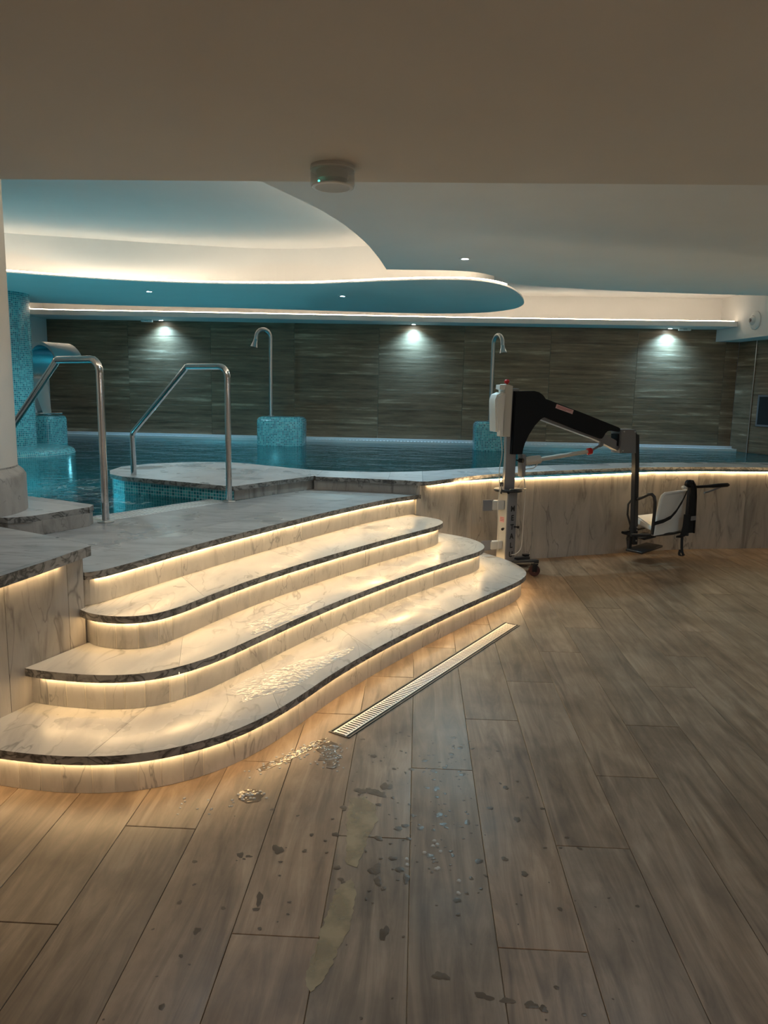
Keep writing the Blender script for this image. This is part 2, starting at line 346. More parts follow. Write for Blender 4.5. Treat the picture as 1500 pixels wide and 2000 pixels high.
def lathe(bm, prof, c=(0, 0), seg=32, uvm=False):
    """prof: list of (r, z)"""
    rings = []
    for r, z in prof:
        rings.append([bm.verts.new((c[0] + r * math.cos(2 * math.pi * k / seg), c[1] + r * math.sin(2 * math.pi * k / seg), z)) for k in range(seg)] if r > 1e-6 else [bm.verts.new((c[0], c[1], z))])
    uv = bm.loops.layers.uv.new('UVMap') if uvm else None
    s = 0.
    for i in range(len(prof) - 1):
        a, b = rings[i], rings[i + 1]; ds = math.dist(prof[i], prof[i + 1]); rm = max(prof[i][0], prof[i + 1][0])
        flat = abs(prof[i][1] - prof[i + 1][1]) < .3 * ds
        for k in range(seg):
            k2 = (k + 1) % seg
            if len(a) == 1 and len(b) == 1: continue
            vsl = (a[0], b[k2], b[k]) if len(a) == 1 else ((a[k], a[k2], b[0]) if len(b) == 1 else (a[k], a[k2], b[k2], b[k]))
            f = bm.faces.new(vsl)
            if uv:
                for l in f.loops:
                    if flat: l[uv].uv = (l.vert.co.x, l.vert.co.y)
                    else:
                        kk = k if l.vert in (a[k % len(a)], b[k % len(b)]) else k + 1
                        l[uv].uv = (kk / seg * 2 * math.pi * rm, s if l.vert in a else s + ds)
        s += ds
    if len(rings[0]) > 1: bm.faces.new(rings[0][::-1])
    if len(rings[-1]) > 1: bm.faces.new(rings[-1])
def resample(pts, step):
    d = [0]
    for a, b in zip(pts, pts[1:]): d.append(d[-1] + math.dist(a, b))
    n = max(2, round(d[-1] / step)) ; out = []; j = 0
    for i in range(n + 1):
        s = d[-1] * i / n
        while j < len(d) - 2 and d[j + 1] < s: j += 1
        t = (s - d[j]) / max(d[j + 1] - d[j], 1e-9); out.append(tuple(a + (b - a) * t for a, b in zip(pts[j], pts[j + 1])))
    return out
def spline(pts, step=.04, sub=12):
    """centripetal-ish Catmull-Rom through pts, evenly resampled"""
    P = [Vector((*p, 0)[:3]) for p in pts]; P = [P[0] * 2 - P[1]] + P + [P[-1] * 2 - P[-2]]; out = []
    for i in range(1, len(P) - 2):
        p0, p1, p2, p3 = P[i - 1:i + 3]; L = (p2 - p1).length
        t0 = (p2 - p0) * (L / max((p2 - p1).length + (p1 - p0).length, 1e-6)); t1 = (p3 - p1) * (L / max((p3 - p2).length + (p2 - p1).length, 1e-6))
        for k in range(sub):
            t = k / sub; h1 = 2 * t**3 - 3 * t**2 + 1; h2 = t**3 - 2 * t**2 + t; h3 = -2 * t**3 + 3 * t**2; h4 = t**3 - t**2
            v = p1 * h1 + t0 * h2 + p2 * h3 + t1 * h4; out.append((v.x, v.y))
    out.append((P[-2].x, P[-2].y)); return resample(out, step)
def smooth(pts, it=3):
    p = list(pts)
    for _ in range(it):
        p = [p[0]] + [tuple((a + 2 * b + c) / 4 for a, b, c in zip(p[i - 1], p[i], p[i + 1])) for i in range(1, len(p) - 1)] + [p[-1]]
    return p
def offset(pts, d):
    """offset to the LEFT of the travel direction"""
    n = len(pts); out = []
    for i in range(n):
        a, b = pts[max(i - 1, 0)], pts[min(i + 1, n - 1)]; dx, dy = b[0] - a[0], b[1] - a[1]; l = math.hypot(dx, dy) or 1
        out.append((pts[i][0] - dy / l * d, pts[i][1] + dx / l * d))
    return out
def band_pieces(name, outer, inner, z0, z1, cuts, mats, parent, gap=.002, edge_mat=0, smooth_=False, cap_edge=True):
    """slabs between two curves of equal point count, cut at index list `cuts`"""
    res = []
    for a, b in zip(cuts, cuts[1:]):
        o = [outer[i] for i in range(a, b + 1)]; q = [inner[i] for i in range(a, b + 1)]
        if gap:                                         # pull both ends back a hair: a real joint
            for s in (o, q):
                for e, nx in ((0, 1), (-1, -2)):
                    L = math.dist(s[e], s[nx])
                    if L > gap: s[e] = tuple(x + (y - x) * (gap / 2) / L for x, y in zip(s[e], s[nx]))
        f0 = z0 if callable(z0) else (lambda x, y: z0); f1 = z1 if callable(z1) else (lambda x, y: z1)
        bm = bmesh.new(); n = len(o)
        vo0 = [bm.verts.new((*p, f0(*p))) for p in o]; vo1 = [bm.verts.new((*p, f1(*p))) for p in o]
        vi0 = [bm.verts.new((*p, f0(*p))) for p in q]; vi1 = [bm.verts.new((*p, f1(*p))) for p in q]
        for i in range(n - 1):
            f = bm.faces.new((vo0[i], vo0[i + 1], vo1[i + 1], vo1[i])); f.material_index = edge_mat
            bm.faces.new((vo1[i], vo1[i + 1], vi1[i + 1], vi1[i])); bm.faces.new((vi1[i], vi1[i + 1], vi0[i + 1], vi0[i])); bm.faces.new((vi0[i], vi0[i + 1], vo0[i + 1], vo0[i]))
        for i in (0, n - 1): 
            f = bm.faces.new((vo0[i], vo1[i], vi1[i], vi0[i])); f.material_index = edge_mat if cap_edge else 0
        res.append(link(name, bm, mats, parent, smooth_))
    return res
def clip(poly, half):
    """clip polygon by half planes (nx, ny, d): keep nx*x+ny*y <= d"""
    for nx, ny, d in half:
        out = []; n = len(poly)
        for i in range(n):
            a, b = poly[i], poly[(i + 1) % n]; fa = nx * a[0] + ny * a[1] - d; fb = nx * b[0] + ny * b[1] - d
            if fa <= 0: out.append(a)
            if (fa < 0 < fb) or (fb < 0 < fa):
                t = fa / (fa - fb); out.append((a[0] + (b[0] - a[0]) * t, a[1] + (b[1] - a[1]) * t))
        poly = out
        if len(poly) < 3: return []
    return poly
def parea(p): return abs(sum(p[i][0] * p[(i + 1) % len(p)][1] - p[(i + 1) % len(p)][0] * p[i][1] for i in range(len(p)))) / 2
def slabs(name, poly, org, ang, L_, W_, z0, z1, mats, parent, gap=.002, edge_mat=0, stag=.5):
    u = (math.cos(ang), math.sin(ang)); v = (-u[1], u[0]); res = []
    U = [(p[0] - org[0]) * u[0] + (p[1] - org[1]) * u[1] for p in poly]; V = [(p[0] - org[0]) * v[0] + (p[1] - org[1]) * v[1] for p in poly]
    for j in range(math.floor(min(V) / W_), math.ceil(max(V) / W_)):
        sh = (j % 2) * stag * L_
        for i in range(math.floor((min(U) - sh) / L_), math.ceil((max(U) - sh) / L_)):
            u0, u1, v0, v1 = i * L_ + sh + gap / 2, (i + 1) * L_ + sh - gap / 2, j * W_ + gap / 2, (j + 1) * W_ - gap / 2
            ou = org[0] * u[0] + org[1] * u[1]; ov = org[0] * v[0] + org[1] * v[1]
            c = clip(poly, [(u[0], u[1], u1 + ou), (-u[0], -u[1], -u0 - ou), (v[0], v[1], v1 + ov), (-v[0], -v[1], -v0 - ov)])
            c2 = []
            for p in c:
                if not c2 or math.dist(p, c2[-1]) > 1e-4: c2.append(p)
            if len(c2) > 2 and math.dist(c2[0], c2[-1]) < 1e-4: c2.pop()
            if len(c2) < 3 or parea(c2) < .01: continue
            bm = bmesh.new(); prism(bm, c2, z0, z1, side_mat=edge_mat); res.append(link(name, bm, mats, parent))
    return res
def led_line(name, pts, z, wid, th, material, parent, step=.06):
    """thin luminous strip: flat tube along a plan curve (z number or function)"""
    fz = z if callable(z) else (lambda x, y: z)
    pts = resample(pts, step); a = offset(pts, wid / 2); b = offset(pts, -wid / 2); bm = bmesh.new(); rows = []
    for p, q in zip(a, b):
        rows.append([bm.verts.new((*p, fz(*p))), bm.verts.new((*q, fz(*q))), bm.verts.new((*q, fz(*q) - th)), bm.verts.new((*p, fz(*p) - th))])
    for r0, r1 in zip(rows, rows[1:]):
        for k in range(4): bm.faces.new((r0[k], r0[(k + 1) % 4], r1[(k + 1) % 4], r1[k]))
    bm.faces.new(rows[0][::-1]); bm.faces.new(rows[-1]); return link(name, bm, material, parent)

# ------------------------------------------------------------------ floor
flr = bmesh.new(); box(flr, -3.2, 6.5, -4, 8.6, -.05, -.006)
floor = struct(link('floor', flr, 'grout'), 'floor of pale wood-look planks in a staggered bond')
PW = .2545
def keep(x, y): return abs(x) < .66 * y + 1.15 and y > .3 and not (y > 6.9 + .48 * (x - .9) and x < 3) and not (x < -.75 and y > 3.4) and y < 8.3 and not (x < .3 and y > 5.6)
for k in range(-10, 25):
    x0 = .0105 + PW * k; ph = {0: 1.4, 1: .4, 2: .9}[k % 3]
    for j in range(-1, 6):
        y0 = ph + 1.497 * (j - .0)
        if not keep(x0 + PW / 2, y0 + .75) and not keep(x0 + PW / 2, y0 + .2) and not keep(x0 + PW / 2, y0 + 1.3): continue
        t = random.uniform(-.0004, .0004); bm = bmesh.new(); box(bm, -PW / 2 + .0009, PW / 2 - .0009, -.747, .747, -.012, 0)
        bmesh.ops.bevel(bm, geom=[e for e in bm.edges if all(v.co.z > -.001 for v in e.verts)], offset=.0012, segments=1, affect='EDGES')
        p = link('plank', bm, 'wood', floor); p.location = (x0 + PW / 2, y0 + .7485, t)
# plain continuation behind the viewer and to the far right, same boards
bm = bmesh.new(); box(bm, -3.2, 6.5, -4, .2, -.02, -.001); link('rear_floor_area', bm, 'wood', floor)

# ------------------------------------------------------------------ staircase
NOSE = [
 [(-1.86, 2.66), (-1.70, 2.61), (-1.571, 2.585), (-1.435, 2.565), (-1.31, 2.558), (-1.181, 2.566), (-1.047, 2.595), (-.92, 2.655), (-.793, 2.75), (-.671, 2.89), (-.545, 3.115), (-.371, 3.52), (-.184, 3.89), (.041, 4.285), (.309, 4.72), (.60, 5.165), (.765, 5.42), (.85, 5.60), (.88, 5.76), (.855, 5.94), (.77, 6.17), (.60, 6.43), (.50, 6.56)],
 [(-1.672, 2.985), (-1.602, 2.966), (-1.49, 2.948), (-1.336, 2.938), (-1.184, 2.962), (-1.055, 3.035), (-.925, 3.19), (-.801, 3.43), (-.655, 3.745), (-.441, 4.17), (-.212, 4.575), (.045, 4.995), (.34, 5.44), (.49, 5.66), (.555, 5.85), (.53, 6.05), (.42, 6.24), (.25, 6.385), (.20, 6.44)],
 [(-1.59, 3.330), (-1.53, 3.275), (-1.45, 3.236), (-1.33, 3.222), (-1.21, 3.27), (-1.118, 3.415), (-1.03, 3.64), (-.905, 3.935), (-.745, 4.26), (-.50, 4.702), (-.245, 5.135), (.033, 5.575), (.155, 5.77), (.222, 5.96), (.19, 6.11), (.068, 6.228), (.0, 6.27)],
]
DECKN = [(-1.553, 3.342), (-1.509, 3.37), (-1.405, 3.60), (-1.305, 3.86), (-1.18, 4.16), (-1.037, 4.475), (-.861, 4.85), (-.59, 5.40), (-.302, 5.915), (-.14, 6.15), (.04, 6.36)]
ZS = [.17, .34, .51, .68]
noses = [smooth(spline(n, .03), 2) for n in NOSE]; dn = smooth(spline(DECKN, .03), 2)
stair = thing('marble_staircase', 'curved white marble staircase of three wide steps lit from under each tread', 'stairs', (-.3, 3.6, 0))
stair.location = (0, 0, 0)
TH = .036
allc = noses + [dn]
def cuts_var(pts, short, long_, xlim):
    c = [0]; s = 0
    for i in range(1, len(pts)):
        s += math.dist(pts[i - 1], pts[i]); L = short if pts[i][0] < xlim else long_
        if s >= L * random.uniform(.85, 1.1) and i < len(pts) - 2: c.append(i); s = 0
    c.append(len(pts) - 1); return c
for lv in range(4):
    cur = allc[lv]; zt = ZS[lv]; zb = zt - .17
    ris = offset(cur, .034)
    # riser tiles
    rc = cuts_var(ris, .085, .62, -.80 if lv == 0 else (-1.0 if lv == 1 else -1.15))
    if lv == 3: rc = cuts_var(ris, .6, .62, -9)
    back = offset(cur, .040)
    if lv < 3: band_pieces('riser_tile', ris, back, zb + .001, zt - TH, rc, ['marble_riser'], stair, .006)
    else: deck_riser = (ris, back, rc, zb, zt)
    # solid core behind the riser
    core = offset(cur, .0365); inn = offset(cur, .30)
    if lv < 3: band_pieces('step_core', core, inn, zb - (.0 if lv else 0), zt - TH, [0, len(core) - 1], ['grout'], stair, 0)
    # treads
    if lv < 3:
        nxt = resample(offset(allc[lv + 1], .10), .03); n = len(cur)
        L = [0]
        for a, b in zip(nxt, nxt[1:]): L.append(L[-1] + math.dist(a, b))
        inner = []
        # pair every nosing point with the point of the next flight at the same share of length
        Lc = [0]
        for a, b in zip(cur, cur[1:]): Lc.append(Lc[-1] + math.dist(a, b))
        j = 0
        for i in range(n):
            s = L[-1] * Lc[i] / Lc[-1]
            while j < len(L) - 2 and L[j + 1] < s: j += 1
            t = (s - L[j]) / max(L[j + 1] - L[j], 1e-9); inner.append(tuple(a + (b - a) * t for a, b in zip(nxt[j], nxt[j + 1])))
        tc = cuts_var(cur, .75, .95, -.9)
        band_pieces('tread_slab', cur, inner, zt - TH, zt, tc, ['marble_tread', 'marble_edge_shaded'], stair, .0015, edge_mat=1, smooth_=False)
        led_line('led_strip', offset(cur, .026)[2:-2], zt - TH - .0005, .010, .004, 'led', stair)

# ------------------------------------------------------------------ raised pool deck
deck = thing('pool_deck', 'raised grey marble landing between the top step and the pool, wet', 'deck')
dpoly = dn + [(-.0, 6.50), (-.5, 6.50), (-.90, 6.60), (-1.20, 6.10), (-1.40, 5.78), (-2.03, 4.64), (-2.1, 4.75), (-2.9, 4.75), (-3.1, 3.9), (-2.3, 3.5), (-1.6, 3.36)]
slabs('deck_slab', dpoly, (-1.45, 5.66), math.atan2(1.04, .58), 1.1, .62, .68 - TH, .68, ['marble_deck', 'marble_edge_shaded'], deck, .0015, edge_mat=1)
ris, back, rc, zb, zt = deck_riser
band_pieces('riser_tile', ris, back, zb + .001, zt - TH, rc, ['marble_riser'], deck, .003)
led_line('led_strip', offset(dn, .026)[2:-2], zt - TH - .0005, .010, .004, 'led', deck)
bm = bmesh.new(); prism(bm, offset(dn, .0365) + [(-.1, 6.7), (-.9, 6.6), (-1.45, 5.70), (-2.06, 4.66), (-2.9, 4.7), (-3.1, 3.9), (-1.66, 3.44)], .0, .68 - TH); link('deck_core', bm, 'grout', deck)

# ------------------------------------------------------------------ near left block
blk = thing('side_block', 'raised marble side block left of the steps with a lit slab edge', 'wall')
bp_ = [(-1.54, 3.39), (-1.573, 3.15), (-1.606, 2.95), (-1.633, 2.80), (-1.75, 2.35), (-1.95, 1.75), (-2.3, 1.1), (-3.1, 1.0), (-3.1, 4.05), (-2.6, 3.97), (-2.21, 3.79), (-1.93, 3.64), (-1.79, 3.565)]
slabs('top_slab', bp_, (-1.6, 3.1), R(75), .9, 1.2, .752, .80, ['marble_deck', 'marble_edge_shaded'], blk, .0015, edge_mat=1)
wl = spline([(-2.42, 1.1), (-2.03, 1.9), (-1.86, 2.42), (-1.714, 2.85), (-1.62, 3.14), (-1.558, 3.335)], .05)
band_pieces('wall_tile', wl, offset(wl, .018), .0, .752, cuts_var(wl, .30, .30, 9), ['marble_wall'], blk, .003)
end_ = [(-1.558, 3.337), (-1.66, 3.42), (-1.95, 3.60)]
e2 = resample(end_, .05); band_pieces('wall_tile', e2, offset(e2, .016), .0, .752, [0, len(e2) - 1], ['marble_wall'], blk, .0)
bm = bmesh.new(); prism(bm, offset(wl, .003)[:-1] + [(-1.60, 3.345), (-1.95, 3.57), (-3.05, 4.0), (-3.05, 1.1)], 0, .750); link('block_core', bm, 'grout', blk)
led_line('led_strip', offset(wl, -.014)[2:-3], .7515, .010, .004, 'led', blk)

# ------------------------------------------------------------------ parapet: tall wall, coping, tongue
def zc(x, y=0): return .80 + .045 * max(0., min(1., (x - .1) / 2.2))
NEAR = [(-2.80, 6.88), (-2.77, 6.55), (-2.65, 6.27), (-2.489, 6.13), (-2.169, 5.99), (-1.827, 5.84), (-1.493, 5.69), (-1.424, 5.672), (-1.203, 6.057), (-.905, 6.53), (-.89, 6.475), (-.70, 6.458), (-.511, 6.432), (-.30, 6.395), (-.10, 6.36), (.02, 6.30), (.10, 6.32), (.25, 6.482), (.48, 6.74), (.75, 6.95), (1.05, 7.12), (1.318, 7.24), (1.62, 7.38), (1.95, 7.51), (2.25, 7.62), (2.59, 7.72), (3.0, 7.83), (3.42, 7.905), (3.72, 7.94), (4.3, 7.98), (5.2, 8.0), (6.5, 7.95)]
FAR = spline([(-2.80, 6.88), (-2.69, 7.15), (-2.53, 7.32), (-2.25, 7.52), (-1.93, 7.56), (-1.70, 7.46), (-1.448, 7.298), (-1.052, 7.055), (-.65, 6.965), (-.265, 7.005), (.176, 7.22), (.50, 7.42), (.887, 7.62), (1.507, 7.86), (2.1, 8.07), (2.72, 8.26), (3.4, 8.46), (4.0, 8.58), (5.2, 8.68), (6.5, 8.65)], .06)
par = thing('pool_parapet', 'long curved marble pool wall with white coping and a warm light line', 'wall')
def yon(c, x):
    for a, b in zip(c, c[1:]):
        if a[0] <= x <= b[0] and b[0] > a[0]: return a[1] + (b[1] - a[1]) * (x - a[0]) / (b[0] - a[0])
    return c[-1][1]
CT = .036
xs = [-2.80, -2.05, -1.424, -.895, -.25, .05, .70, 1.35, 2.0, 2.65, 3.3, 3.95, 4.7, 5.6, 6.5]
for xa, xb in zip(xs, xs[1:]):
    xa_, xb_ = xa + .001, xb - .001
    nr = [(xa_, yon(NEAR, xa_))] + [p for p in NEAR if xa_ < p[0] < xb_] + [(xb_, yon(NEAR, xb_))]
    fr = [(xa_, yon(FAR, xa_))] + [p for p in FAR if xa_ < p[0] < xb_] + [(xb_, yon(FAR, xb_))]
    if xa == -2.80: nr = nr[1:]; 
    bm = bmesh.new(); prism(bm, nr + fr[::-1], lambda x, y: zc(x) - CT, lambda x, y: zc(x), side_mat=1, sides=set(range(0, len(nr) - 1)))
    link('coping_slab', bm, ['marble_coping', 'marble_edge_shaded'], par)
tallc = smooth(resample([p for p in NEAR if p[0] > .05], .05), 1)
tw = offset(tallc, .04)
TWB = spline([(.0, 6.335), (.10, 6.40), (.30, 6.56), (.52, 6.74), (.76, 6.86), (1.003, 6.96), (1.329, 7.08), (1.62, 7.215), (1.943, 7.345), (2.25, 7.48), (2.585, 7.61), (3.0, 7.72), (3.425, 7.80), (3.72, 7.86), (4.3, 7.93), (5.2, 7.97), (6.5, 7.95)], .05)
band_pieces('wall_panel', TWB, offset(TWB, .02), .0, lambda x, y: zc(x) - CT, cuts_var(TWB, .6, .6, 99), ['marble_wall'], par, .002)
led_line('led_strip', [p for p in offset(TWB, -.012) if p[0] > .09], lambda x, y: zc(x) - CT - .0005, .012, .004, 'led', par)
# upstand between landing and coping (low inner faces)
up_ = [(-1.43, 5.715), (-1.20, 6.10), (-.905, 6.575)]; u1 = resample(up_, .05)
band_pieces('upstand_tile', u1, offset(u1, .02), .681, .80 - CT, [0, len(u1) // 2, len(u1) - 1], ['marble_wall'], par, .002)
u2_ = resample([(-.91, 6.50), (-.511, 6.465), (-.10, 6.39), (.03, 6.33)], .05)
band_pieces('upstand_tile', u2_, offset(u2_, .02), .681, .80 - CT, [0, len(u2_) // 2, len(u2_) - 1], ['marble_wall'], par, .002)
# mosaic side of the tongue towards the pool entrance
tg = resample([(-2.79, 6.90), (-2.755, 6.56), (-2.64, 6.30), (-2.48, 6.155), (-2.169, 6.015), (-1.827, 5.865), (-1.44, 5.695)], .05)
band_pieces('mosaic_face', tg, offset(tg, .02), .30, .80 - CT, [0, len(tg) - 1], ['mosaic'], par, 0)
# parapet core
core = [p for p in offset(TWB, .003)][1:-1]
fi = [p for p in offset(FAR, -.03) if p[0] > .0]
bm = bmesh.new(); prism(bm, core + fi[::-1], .0, lambda x, y: zc(x) - CT - .001); link('wall_core', bm, 'basin', par)
fi2 = [p for p in offset(FAR, -.03) if p[0] <= .0]
bm = bmesh.new(); prism(bm, [p for p in offset(tg, .025)] + [(-1.45, 5.79), (-1.225, 6.16), (-.94, 6.63), (-.5, 6.50), (.0, 6.42)] + fi2[::-1][:-1], -.3, .80 - CT - .001); link('tongue_core', bm, 'mosaic', par)

# left coping beside the column
lc = thing('column_coping', 'grey marble kerb block under the white column at the pool entrance', 'kerb')
lp = [(-3.4, 4.14), (-2.75, 4.06), (-2.32, 4.06), (-2.20, 4.15), (-2.11, 4.34), (-2.04, 4.50), (-2.06, 4.60), (-2.353, 4.76), (-2.70, 4.92), (-3.4, 5.2)]
slabs('coping_slab', lp, (-2.05, 4.5), R(155), 1.1, 1.5, .80 - CT, .80, ['marble_coping', 'marble_edge_shaded'], lc, .0015, edge_mat=1)
bm = bmesh.new(); prism(bm, [(-3.3, 4.15), (-2.75, 4.065), (-2.322, 4.064), (-2.204, 4.154), (-2.114, 4.343), (-2.046, 4.50), (-2.065, 4.595), (-2.355, 4.752), (-2.702, 4.91), (-3.3, 5.15)], .681, .80 - CT); link('kerb_face', bm, 'marble_base', lc)

# ------------------------------------------------------------------ pool
POOL = [(-6.6, 5.2), (-3.4, 5.15), (-2.70, 4.87), (-2.36, 4.72), (-2.07, 4.57), (-2.05, 4.62), (-1.44, 5.70)] + [(-1.827, 5.875), (-2.169, 6.025), (-2.48, 6.165), (-2.63, 6.31), (-2.745, 6.57), (-2.78, 6.90)] + \
       [p for p in offset(FAR, -.03)][1:] + [(6.5, 13.12), (-6.6, 13.12)]
bm = bmesh.new(); f_ = bm.faces.new([bm.verts.new((x, y, .66)) for x, y in POOL]); bm.normal_update(); bmesh.ops.triangulate(bm, faces=[f_])
wtr = link('pool_water', bm, 'water'); bm = bmesh.new()
for p_ in wtr.data.polygons:
    if p_.normal.z < 0: wtr.data.flip_normals(); break
tag(wtr, 'calm turquoise pool water rippling near the entrance', 'water', kind='stuff')
uvn = 0
bm = bmesh.new(); a = [bm.verts.new((x, y, -.35)) for x, y in POOL]; f = bm.faces.new(a); bm.normal_update(); bmesh.ops.triangulate(bm, faces=[f])
n = len(POOL); b_ = [bm.verts.new((x, y, -.35)) for x, y in POOL]; c_ = [bm.verts.new((x, y, .655)) for x, y in POOL]
for i in range(n): bm.faces.new((b_[i], b_[(i + 1) % n], c_[(i + 1) % n], c_[i]))
boxuv(bm); struct(link('pool_basin', bm, 'basin'), 'turquoise mosaic pool basin under the water')
# submerged entrance steps
es = thing('pool_steps', 'submerged marble entry steps with pale edges between the two handrails', 'stairs')
ud = Vector((.502, .865)); vd = Vector((-.865, .502)); p0 = Vector((-2.05, 4.62)); Ln = 1.24
for i in range(4):
    o0 = p0 + vd * (.22 + .30 * i); z1 = .60 - .15 * i; q = [o0 - ud * (.35 if i else .0), o0 + ud * Ln, o0 + ud * Ln + vd * .32, o0 - ud * .35 + vd * .32]
    q[1] = o0 + ud * (Ln - .02); q[2] = q[1] + vd * .32
    bm = bmesh.new(); prism(bm, [tuple(v) for v in q], -.34, z1); link('step_block', bm, 'basin', es)
    e0 = [q[3] - vd * .05, q[2] - vd * .05, q[2], q[3]]; bm = bmesh.new(); prism(bm, [tuple(v) for v in e0], z1, z1 + .008); link('step_edge', bm, 'white_line', es)
# overflow grating at the pool entrance: frame and many thin bars
og = thing('overflow_grate', 'white slatted overflow grate along the pool entrance edge', 'grate')
bm = bmesh.new()
nb = 34
for i in range(nb):
    c = p0 + ud * (.02 + (Ln - .04) * (i + .5) / nb); q = [c - ud * .010 + vd * .02, c + ud * .010 + vd * .02, c + ud * .010 + vd * .20, c - ud * .010 + vd * .20]
    prism(bm, [tuple(v) for v in q], .655, .679)
tag(link('grate_bar', bm, 'white_line', og), None, None, kind='stuff')
for s0, s1 in ((.0, .02), (.20, .225)):
    bm = bmesh.new(); prism(bm, [tuple(p0 + vd * s0), tuple(p0 + ud * Ln + vd * s0), tuple(p0 + ud * Ln + vd * s1), tuple(p0 + vd * s1)], .62, .681); link('grate_frame', bm, 'marble_coping', og)
bm = bmesh.new(); prism(bm, [tuple(p0 + vd * .02), tuple(p0 + ud * Ln + vd * .02), tuple(p0 + ud * Ln + vd * .20), tuple(p0 + vd * .20)], .56, .60); link('channel', bm, 'core', og)
# toothed overflow ledge along the back wall
ol = thing('wall_overflow_ledge', 'white toothed overflow ledge running along the foot of the tiled back wall', 'grate')
bm = bmesh.new(); box(bm, -6.6, 5.45, 13.14, 13.19, .60, .735); link('ledge', bm, 'white_line', ol)
bm = bmesh.new(); box(bm, -6.6, 5.45, 12.98, 13.0, .60, .70); link('lip', bm, 'white_line', ol)
bm = bmesh.new()
for i in range(200):
    x = -6.55 + i * .06; box(bm, x, x + .03, 13.0, 13.14, .68, .70)
tag(link('grate_bar', bm, 'white_line', ol), None, None, kind='stuff')

# ------------------------------------------------------------------ walls
def tiled_wall(name, p, q, z0, z1, wid, rows, label, x_off=0., back_to=.25):
    p, q = Vector(p), Vector(q); L = (q - p).length; d = (q - p) / L; nrm = Vector((-d.y, d.x))
    bm = bmesh.new(); prism(bm, [tuple(p + nrm * .012), tuple(q + nrm * .012), tuple(q + nrm * back_to), tuple(p + nrm * back_to)], z0, z1 + .6)
    wl_ = struct(link(name, bm, 'grout'), label); rh = (z1 - z0) / rows
    cuts = [0.] + [x_off + i * wid for i in range(-1, 40) if .03 < x_off + i * wid < L - .03] + [L]
    for a, b in zip(cuts, cuts[1:]):
        for r in range(rows):
            bm = bmesh.new(); c = p + d * (a + b) / 2; hw = (b - a) / 2 - .002
            box(bm, -hw, hw, 0, .011, -rh / 2 + .0006, rh / 2 - .0006)
            bmesh.ops.bevel(bm, geom=[e for e in bm.edges if all(abs(v.co.y) < 1e-5 for v in e.verts)], offset=.0015, segments=1, affect='EDGES')
            o = link('wall_tile', bm, 'walltile', wl_); o.location = (c.x, c.y, z0 + rh * (r + .5)); o.rotation_euler = (0, 0, math.atan2(d.y, d.x))
    return wl_
tiled_wall('wall_back', (-6.62, 13.2), (5.42, 13.2), .66, 2.72, 1.481, 7, 'back wall of long brown ribbed wood-look tiles', x_off=6.62 - 5.167 - 0)
tiled_wall('wall_right_recess', (5.42, 13.2), (5.50, 12.70), .66, 2.56, 1.4, 4, 'short return of brown ribbed tiles at the right corner')
tiled_wall('wall_right', (5.505, 12.70), (6.15, 11.3), .66, 2.56, 1.5, 7, 'brown tiled side wall at the right of the pool')
bm = bmesh.new(); tube(bm, [(5.495, 12.695, .66), (5.495, 12.695, 2.56)], .008, 8); struct(link('trim_1', bm, 'steel_b'), 'thin metal corner trim')
# framed dark hatch on the right wall
hat = thing('wall_hatch', 'dark framed hatch in the tiled side wall at the right edge of the picture', 'hatch', (5.66, 12.36, 1.40), math.atan2(-1.4, .645))
hat.location = (5.647, 12.385, 1.39)
bm = bmesh.new()
for a in ((-.22, .30, .20, .23), (-.22, .30, -.28, -.25), (-.22, -.19, -.28, .23), (.27, .30, -.28, .23)): box(bm, a[0], a[1], -.012, .0, a[2], a[3])
link('frame', bm, 'grey', hat)
bm = bmesh.new(); box(bm, -.19, .27, -.004, .0, -.25, .20); link('panel', bm, 'dark', hat)
bm = bmesh.new(); box(bm, -6.9, -6.62, 4, 13.4, .0, 3.3); struct(link('wall_left', bm, 'plaster'), 'white side wall beyond the mosaic column')
bm = bmesh.new(); box(bm, 6.5, 6.7, -4.2, 13.4, 0, 3.3); struct(link('wall_east', bm, 'plaster'))
bm = bmesh.new(); box(bm, -3.4, -3.2, -4.2, 3.9, 0, 3.3); struct(link('wall_west', bm, 'plaster'))
bm = bmesh.new(); box(bm, -6.9, -3.2, 3.0, 3.2, 0, 3.3); struct(link('wall_west_return', bm, 'plaster'))
bm = bmesh.new(); box(bm, -3.4, 6.7, -4.2, -4.0, 0, 3.3); struct(link('wall_south', bm, 'plaster'))

# ------------------------------------------------------------------ ceiling
bm = bmesh.new(); box(bm, -6.9, 6.7, 3.0, 13.6, 3.2, 3.35); struct(link('ceiling', bm, 'plaster'), 'upper slab of the ceiling recess')
bm = bmesh.new(); prism(bm, [(-3.4, -4), (6.6, -4), (6.6, 3.03), (-7.0, 3.04), (-7.0, 3.0), (-3.4, 3.0)], 2.35, 3.2); struct(link('ceiling_near', bm, 'plaster_near'), 'low taupe ceiling over the dry area')
# far strip soffit along the back wall
LIPY = lambda x: 12.42 + .012 * x
bm = bmesh.new(); prism(bm, [(-6.62, 12.30), (-6.1, 12.40), (-3.6, 12.44), (.67, 12.62), (3.0, 12.62), (5.10, 12.56), (5.05, 13.2), (-6.62, 13.2)], 2.70, 2.78)
soff = struct(link('ceiling_back_soffit', bm, 'plaster'), 'narrow white soffit along the back wall')
led_line('led_strip', [(-6.55, 12.33), (-6.1, 12.415), (-3.6, 12.455), (.67, 12.635), (3.0, 12.635), (5.05, 12.575)], 2.792, .014, .012, 'led_c', soff, .15)
bm = bmesh.new(); box(bm, -6.62, 5.1, 13.1, 13.21, 2.78, 3.2); struct(link('wall_back_fascia', bm, 'plaster'))
